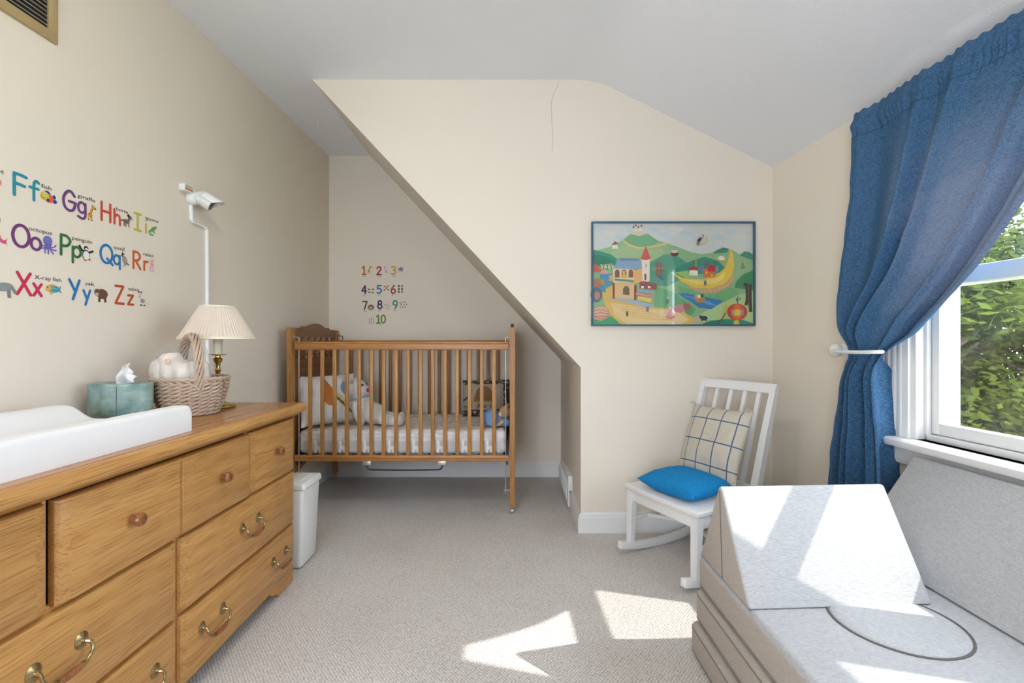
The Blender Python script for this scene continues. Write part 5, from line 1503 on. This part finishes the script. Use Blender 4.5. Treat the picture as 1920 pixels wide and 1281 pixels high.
poly('e9cfa4', (322, 580), (545, 580), (545, 725), (322, 725)); poly('e6b36a', (540, 600), (640, 575), (640, 715), (545, 735))
poly('86a5c0', (330, 575), (385, 470), (590, 475), (645, 570), (560, 590)); poly('6a89a8', (385, 470), (590, 475), (610, 500), (400, 500))
for x in (368, 440, 510): poly('8a5c3e', (x - 24, 672), (x - 24, 612), (x - 12, 590), (x + 12, 590), (x + 24, 612), (x + 24, 672))
ell('e0b83c', 440, 655, 20, 28); ell('e8c2a0', 438, 616, 12, 13)
poly('5f9c8c', (340, 682), (545, 700), (535, 722), (338, 704)); poly('e0bd88', (335, 725), (545, 730), (545, 900), (335, 885)); poly('77604e', (428, 850), (428, 790), (448, 762), (476, 762), (494, 790), (494, 855))
poly('a03c34', (320, 728), (342, 728), (342, 890), (322, 890)); poly('a03c34', (545, 755), (570, 755), (565, 908), (543, 908))
poly('eadfcc', (622, 480), (705, 478), (705, 710), (630, 720)); poly('d4523f', (610, 482), (666, 345), (716, 478), (665, 492)); line('4a3a30', 6, (668, 530), (666, 570), s=0); line('6a5646', 20, (660, 635), (660, 700), s=0)
poly('9c4a44', (600, 720), (640, 708), (780, 740), (775, 800), (600, 780)); poly('8fa8b8', (585, 790), (760, 812), (740, 845), (580, 820)); poly('e0917c', (565, 830), (740, 855), (725, 880), (560, 850)); poly('e8c864', (580, 865), (725, 885), (722, 935), (580, 905))
for x in (630, 700): ell('f0ede4', x, 768, 15, 17); ell('34507c', x + 2, 752, 15, 10)
poly('d4583a', (112, 515), (150, 540), (210, 605), (112, 620)); poly('4f93b4', (190, 640), (318, 628), (318, 740), (240, 770), (250, 830), (190, 800)); poly('d9a0a4', (190, 612), (235, 590), (280, 615), (270, 635), (195, 640)); poly('e8b04a', (285, 650), (318, 645), (318, 705), (288, 710)); poly('c08a3c', (190, 690), (235, 690), (235, 745), (192, 745))
ell('b07a5c', 150, 740, 48, 60); ell('54708a', 150, 850, 60, 80); ell('b98a70', 160, 860, 30, 44); ell('d09a84', 198, 1048, 94, 78); ell('e0b09a', 200, 1030, 74, 54)
for k in range(3): line('9a5f50', 5, (125, 1020 + k * 30), (200, 1005 + k * 34), (275, 1030 + k * 24))
poly('3fa56c', (112, 1100), (200, 1125), (290, 1075), (350, 1110), (410, 1168), (112, 1168))
line('a84a44', 20, (785, 515), (782, 670), s=0); line('a84a44', 20, (818, 515), (820, 680), s=0); line('c9a05a', 8, (735, 590), (790, 575), (860, 585)); poly('34599c', (780, 640), (820, 650), (850, 700), (810, 690))
ell('c27f84', 1020, 995, 74, 42); ell('a86a60', 1090, 975, 44, 36); poly('d27f80', (870, 1090), (905, 990), (925, 985), (970, 1085), (920, 1110)); ell('d6a68c', 915, 985, 12, 14)
ell('d9a89a', 1190, 1110, 38, 26); ell('3b4552', 1268, 1095, 38, 24); ell('3b4552', 1232, 1080, 16, 16)
for x in (1245, 1290): line('3b4552', 8, (x, 1105), (x, 1130), s=0)
poly('2f8a70', (1220, 1168), (1330, 1120), (1500, 1105), (1660, 1110), (1788, 1150), (1788, 1168))
line('3a2e28', 34, (1680, 745), (1712, 760), (1716, 900), (1702, 960)); line('3a2e28', 34, (1745, 740), (1745, 900), (1750, 1030)); line('6a5a4c', 10, (1730, 745), (1728, 900), (1740, 1020))
ell('b8411f', 1612, 1030, 106, 86); ell('d4582a', 1612, 1030, 72, 84); ell('e06f3a', 1612, 1030, 32, 82); poly('e3c23e', (1582, 1005), (1645, 1005), (1645, 1068), (1582, 1068)); poly('9a94a6', (1556, 1008), (1580, 1012), (1580, 1068), (1558, 1062)); poly('9a94a6', (1648, 1012), (1674, 1008), (1672, 1062), (1648, 1068)); poly('e3c23e', (1580, 1120), (1620, 1112), (1640, 1168), (1570, 1168))
line('3f6a44', 9, (1618, 945), (1612, 900), (1625, 868)); line('3f6a44', 9, (1612, 915), (1655, 885)); line('3f6a44', 9, (1615, 925), (1598, 890))
line('d4b13c', 22, (1498, 960), (1492, 1040)); line('7a4a34', 12, (1490, 1040), (1455, 1100), (1405, 1138)); ell('e0b898', 1500, 950, 13, 15)
for x, y, c in ((470, 1050, '6a6248'), (680, 1000, '7a6f60'), (1280, 730, '6f7f8c'), (890, 920, '54604a')): ell(c, x, y, 14, 30); ell('d9b898', x + 2, y - 36, 9, 10)
line('7a3f34', 30, (1205, 300), (1235, 262), s=0); line('7a3f34', 9, (1198, 300), (1194, 335), s=0); line('7a3f34', 9, (1215, 310), (1212, 340), s=0); line('7a3f34', 6, (1240, 262), (1262, 240), (1250, 228)); line('d9c07a', 14, (1290, 255), (1290, 300), (1262, 325), (1240, 330))
S2 = []
for s in S:
    if s[0] == 'e':
        X, Z = PX(s[1], s[2]); k = .17951 / F * YF
        S2.append(('e', X, Z, s[3] * k, s[4] * k, -s[5], s[6]))
    elif s[0] == 'p': S2.append(('p', [PX(*q) for q in s[1]], s[2]))
    else: S2.append(('s', [PX(*q) for q in s[1]], s[2] * .17951 / F * YF, s[3], *s[4:]))
bm, ms = flat(S2, .00005)
bmesh.ops.triangulate(bm, faces=bm.faces[:])
bmesh.ops.transform(bm, matrix=Matrix(((1, 0, 0, 0), (0, 0, -1, YF - .0100), (0, 1, 0, 0), (0, 0, 0, 1))), verts=bm.verts[:])
obj('painted_scene', bm, ms, pc, smooth=False)
bm = nb(); box(bm, x0 + .006, x1 - .006, YF - .0235, YF - .0215, z0 + .006, z1 - .006); obj('glazing', bm, glass_mat('picture_glass', refl=.8), pc, smooth=False)

# ------------------------------------------------------------ wall grille, floor register, camera
gv = thing('wall_vent', 'brass framed air vent high on the left wall', 'vent', (XL(1.3), 1.33, 2.06))
gy0, gy1, gz0, gz1 = 1.06, 1.520, 2.062, 2.34
bm = nb(); x = XL(1.3) + .001
box(bm, x, x + .006, gy0 + .02, gy1 - .02, gz0 + .02, gz1 - .02); obj('duct_shade_plate', bm, BLACK, gv, smooth=False)
for a in ((gy0, gy1, gz0, gz0 + .033), (gy0, gy1, gz1 - .033, gz1), (gy0, gy0 + .033, gz0 + .03, gz1 - .03), (gy1 - .033, gy1, gz0 + .03, gz1 - .03)):
    bm = nb(); box(bm, x, x + .012, a[0], a[1], a[2], a[3], .003); obj('frame_side', bm, GOLDV, gv)
bm = nb(); prism(bm, [(x + .0085, .0), (x + .0125, .0), (x + .0125, .0016), (x + .0085, .0016)], 1, gy0 + .03, gy1 - .03)
l0 = obj('louvre', bm, plain('louvre_grey', (.50, .45, .36), .4, metal=.3), gv, smooth=False)
l0.location.z += gz0 + .040
for k in range(1, 15): dup(l0, (0, 0, .0145 * k))
bm = nb(); lathe(bm, [(.004, .011), (.004, .0135), (.002, .0145), (0, .0145)], (x, gy1 - .014, gz0 + .155), 12, 0); obj('screw', bm, BRASS, gv)
bm = nb(); lathe(bm, [(.004, .011), (.004, .0135), (.002, .0145), (0, .0145)], (x, gy0 + .014, gz0 + .155), 12, 0); obj('screw', bm, BRASS, gv)

fr_ = thing('floor_register', 'white baseboard heating register on the alcove side wall', 'vent', (KX - .02, 3.15, .02))
bm = nb(); box(bm, KX - .030, KX - .018, 2.95, 3.36, .012, .215, .004); box(bm, KX - .019, KX - .0005, 2.955, 3.355, .115, .212, .002); obj('body', bm, TRIM, fr_)
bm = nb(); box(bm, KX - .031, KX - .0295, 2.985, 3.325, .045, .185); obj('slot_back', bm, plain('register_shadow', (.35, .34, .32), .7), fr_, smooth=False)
bm = nb(); box(bm, KX - .0345, KX - .030, 2.990, 2.996, .048, .182); s0 = obj('fin', bm, TRIM, fr_, smooth=False)
for k in range(1, 22): dup(s0, (0, .0155 * k, 0))

def LW(u, v, off=0.0):                           # pixel of the left wall -> point (proud by off)
    y = (1.543 - off) / ((960 - u) / F + .0216)
    return Vector((XL(y) + off, y, H - (v - 640) / F * y))
cm = thing('security_camera', 'white bullet security camera on the left wall above the lamp', 'camera', LW(362, 370))
mp = LW(357, 372)
bm = nb(); lathe(bm, [(0, 0), (.030, 0), (.032, .004), (.031, .020), (.026, .028), (.016, .034), (0, .034)], mp, 24, 0); obj('wall_mount', bm, PLAST, cm)
axis = Vector((.70, .26, -.46)).normalized()
start = mp + Vector((.036, .012, .012))
bm = nb()
prof = [(0, -.016), (.020, -.014), (.029, -.004), (.033, .010), (.0345, .04), (.0345, .060)]
lathe(bm, prof + [(.031, .062), (.030, .056), (0, .056)], (0, 0, 0), 28)
Mq = Matrix.Translation(start) @ axis.to_track_quat('Z', 'Y').to_matrix().to_4x4()
bmesh.ops.transform(bm, matrix=Mq, verts=bm.verts[:]); obj('camera_body', bm, PLAST, cm)
bm = nb(); lathe(bm, [(.0295, .0562), (.0295, .0575), (.012, .0585), (.009, .060), (0, .0605)], (0, 0, 0), 24); bmesh.ops.transform(bm, matrix=Mq, verts=bm.verts[:]); obj('lens', bm, plain('lens_black', (.015, .015, .017), .12), cm)
bm = nb()                                        # sun hood over the lens
up_l = (Vector((0, 0, 1)) - axis * axis.z).normalized(); sd = axis.cross(up_l)
rows = []
for t in (.005, .025, .045, .065, .112):
    rr = []
    for k in range(13):
        a = PI * (k / 12) * 1.0
        lift = max(0, math.sin(a))
        tt = t if t < .1 else .066 + .030 * lift
        rr.append(bm.verts.new(start + axis * tt + (sd * math.cos(a) + up_l * math.sin(a)) * .0368))
    rows.append(rr)
for a, b in zip(rows, rows[1:]):
    for k in range(12): bm.faces.new((a[k], a[k + 1], b[k + 1], b[k]))
o = obj('sun_hood', bm, PLAST, cm); o.modifiers.new('t', 'SOLIDIFY').thickness = .0016
cb_ = thing('cable_raceway', 'white cable raceway running down the wall behind the lamp', 'cable cover', LW(388, 640))
bm = nb()
P = [LW(358, 384, .006), LW(359, 412, .006), LW(361, 415, .006), LW(384, 425, .006), LW(388, 432, .006), LW(388.5, 500, .006), LW(389, 640, .006), LW(389, 735, .006)]
tube(bm, P, .0085, 8); obj('channel', bm, PLAST, cb_)
ub = thing('usb_adapter', 'small white adapter with orange label beside the security camera', 'adapter', LW(350, 354))
c0 = LW(349, 353, .014)
bm = nb(); box(bm, c0.x - .014, c0.x + .014, c0.y - .030, c0.y + .028, c0.z - .016, c0.z + .014, .003); obj('case', bm, PLAST, ub)
bm = nb(); box(bm, c0.x + .0138, c0.x + .0146, c0.y - .026, c0.y + .022, c0.z - .010, c0.z - .002); obj('orange_label', bm, paint('d07a34'), ub, smooth=False)
bm = nb(); box(bm, c0.x + .0138, c0.x + .0146, c0.y - .024, c0.y + .022, c0.z + .001, c0.z + .010); obj('grey_print', bm, paint('b5afa6'), ub, smooth=False)
bm = nb(); tube(bm, smooth_path([c0 + Vector((.004, .027, .004)), c0 + Vector((.016, .045, -.004)), c0 + Vector((.022, .062, -.016)), c0 + Vector((.020, .078, -.004)), c0 + Vector((.010, .084, -.016))], 6), .0024, 6); obj('short_cable', bm, PLAST, ub)

hk = thing('ceiling_hook', 'tiny white screw hook in the alcove ceiling', 'hook', (-1.155, 2.73, ZC - .03))
hx, hy = (597 - 960) / F * 3.15, 3.15
hk.location = (hx, hy, ZC - .03); OFF[hk.name] = Vector(hk.location)
bm = nb(); tube(bm, smooth_path([(hx, hy, ZC), (hx, hy, ZC - .014), (hx + .010, hy, ZC - .022), (hx + .018, hy, ZC - .014), (hx + .014, hy, ZC - .006)], 5), .0022, 8)
lathe(bm, [(.010, -.003), (.010, 0)], (hx, hy, ZC), 14)
obj('hook', bm, PLAST, hk)

# ------------------------------------------------------------ outside: lawn and trees beyond the window
bm = nb(); box(bm, 2.2, 60, -50, 60, -3.6, -3.3)
LAWN = plain('lawn_green', lin('6f7d45'), .95, var=.25, scale=.8)
struct(obj('ground', bm, LAWN, keep=True, smooth=False))
def leafmat(i):
    m, nt, bs = base_mat('leaf_%d' % i)
    c = [('2e3a14', '566022'), ('262f12', '444c20'), ('3c4416', '787028')][i]
    f = noise_tex(nt, coords(nt), 1.3, 3)
    cc = col_node(nt, lin(c[0]), lin(c[1]), ramp(nt, f, .3, .7))
    nt.links.new(cc, bs.inputs['Base Color']); bs.inputs['Roughness'].default_value = .9; bs.inputs['Specular IOR Level'].default_value = .1
    tr = nt.nodes.new('ShaderNodeBsdfTranslucent'); nt.links.new(cc, tr.inputs[0])
    ms = nt.nodes.new('ShaderNodeMixShader'); ms.inputs[0].default_value = .35
    nt.links.new(bs.outputs[0], ms.inputs[1]); nt.links.new(tr.outputs[0], ms.inputs[2]); nt.links.new(ms.outputs[0], nt.nodes['Material Output'].inputs[0])
    return m
LEAF = [leafmat(i) for i in range(3)]
BARK = plain('bark', lin('5a4a3c'), .95, var=.2, scale=8)
def tree(x, y, top, rad, k, label, nleaf=14000, ls=.085):
    z0 = -3.3
    t = thing('tree', label, 'tree', (x, y, z0), group='trees beyond the window')
    rnd = random.Random(k * 17 + 3)
    bm = nb()
    tube(bm, [(x, y, z0), (x + .05, y, z0 + (top - z0) * .4), (x - .05, y + .05, top - rad * .5)], [.20, .14, .05], 8)
    for j in range(7):
        a = rnd.random() * 2 * PI; zb = z0 + (top - z0) * (.3 + .08 * j)
        tube(bm, [(x, y, zb), (x + math.cos(a) * rad * .4, y + math.sin(a) * rad * .4, zb + rad * .25), (x + math.cos(a) * rad * .8, y + math.sin(a) * rad * .8, zb + rad * .4)], [.06, .04, .015], 6)
    obj('trunk', bm, BARK, t)
    clumps = []
    for j in range(34):
        h = rnd.random()
        zc = z0 + .9 + (top - z0 - .9) * h
        rr = rad * (1.0 - .55 * h ** 2) * math.sqrt(rnd.random())
        a = rnd.random() * 2 * PI
        clumps.append((x + math.cos(a) * rr, y + math.sin(a) * rr, zc, rad * rnd.uniform(.22, .38)))
    verts, faces = [], []
    for j in range(nleaf):
        cx, cy, cz, cr = clumps[rnd.randrange(len(clumps))]
        v = Vector((rnd.gauss(0, 1), rnd.gauss(0, 1), rnd.gauss(0, .8))); v = v.normalized() * cr * rnd.random() ** .4
        p = Vector((cx, cy, cz)) + v
        d1 = Vector((rnd.gauss(0, 1), rnd.gauss(0, 1), rnd.gauss(0, .6))).normalized(); d2 = d1.orthogonal().normalized()
        s = ls * rnd.uniform(.6, 1.3); b = len(verts)
        verts += [p - d1 * s, p + d2 * s * .42, p + d1 * s, p - d2 * s * .42]; faces.append((b, b + 1, b + 2, b + 3))
    bm = nb()
    V = [bm.verts.new(v) for v in verts]
    for f in faces: bm.faces.new([V[i] for i in f])
    o = obj('crown', bm, LEAF[k % 3], t, smooth=False); o['kind'] = 'stuff'
spots = [(6.2, 6.8, 1.9, 1.9, 'mid green leafy tree nearest to the window'), (8.6, 7.4, 2.6, 2.2, 'darker tree behind the nearest tree outside'), (7.2, 9.6, 3.0, 2.3, 'yellow-green tree at far left of the window view'), (9.8, 9.4, 3.5, 2.6, 'tall broad tree behind the others outside'), (11.5, 11.8, 4.4, 3.0, 'dark distant tree filling the window background'), (10.8, 6.4, 1.6, 2.2, 'light green tree to the right outside the window'), (13.5, 9.0, 3.8, 2.8, 'distant mid green tree at right of the window view')]
for k, (x, y, tp_, rd, lb) in enumerate(spots): tree(x, y, tp_, rd, k, lb)
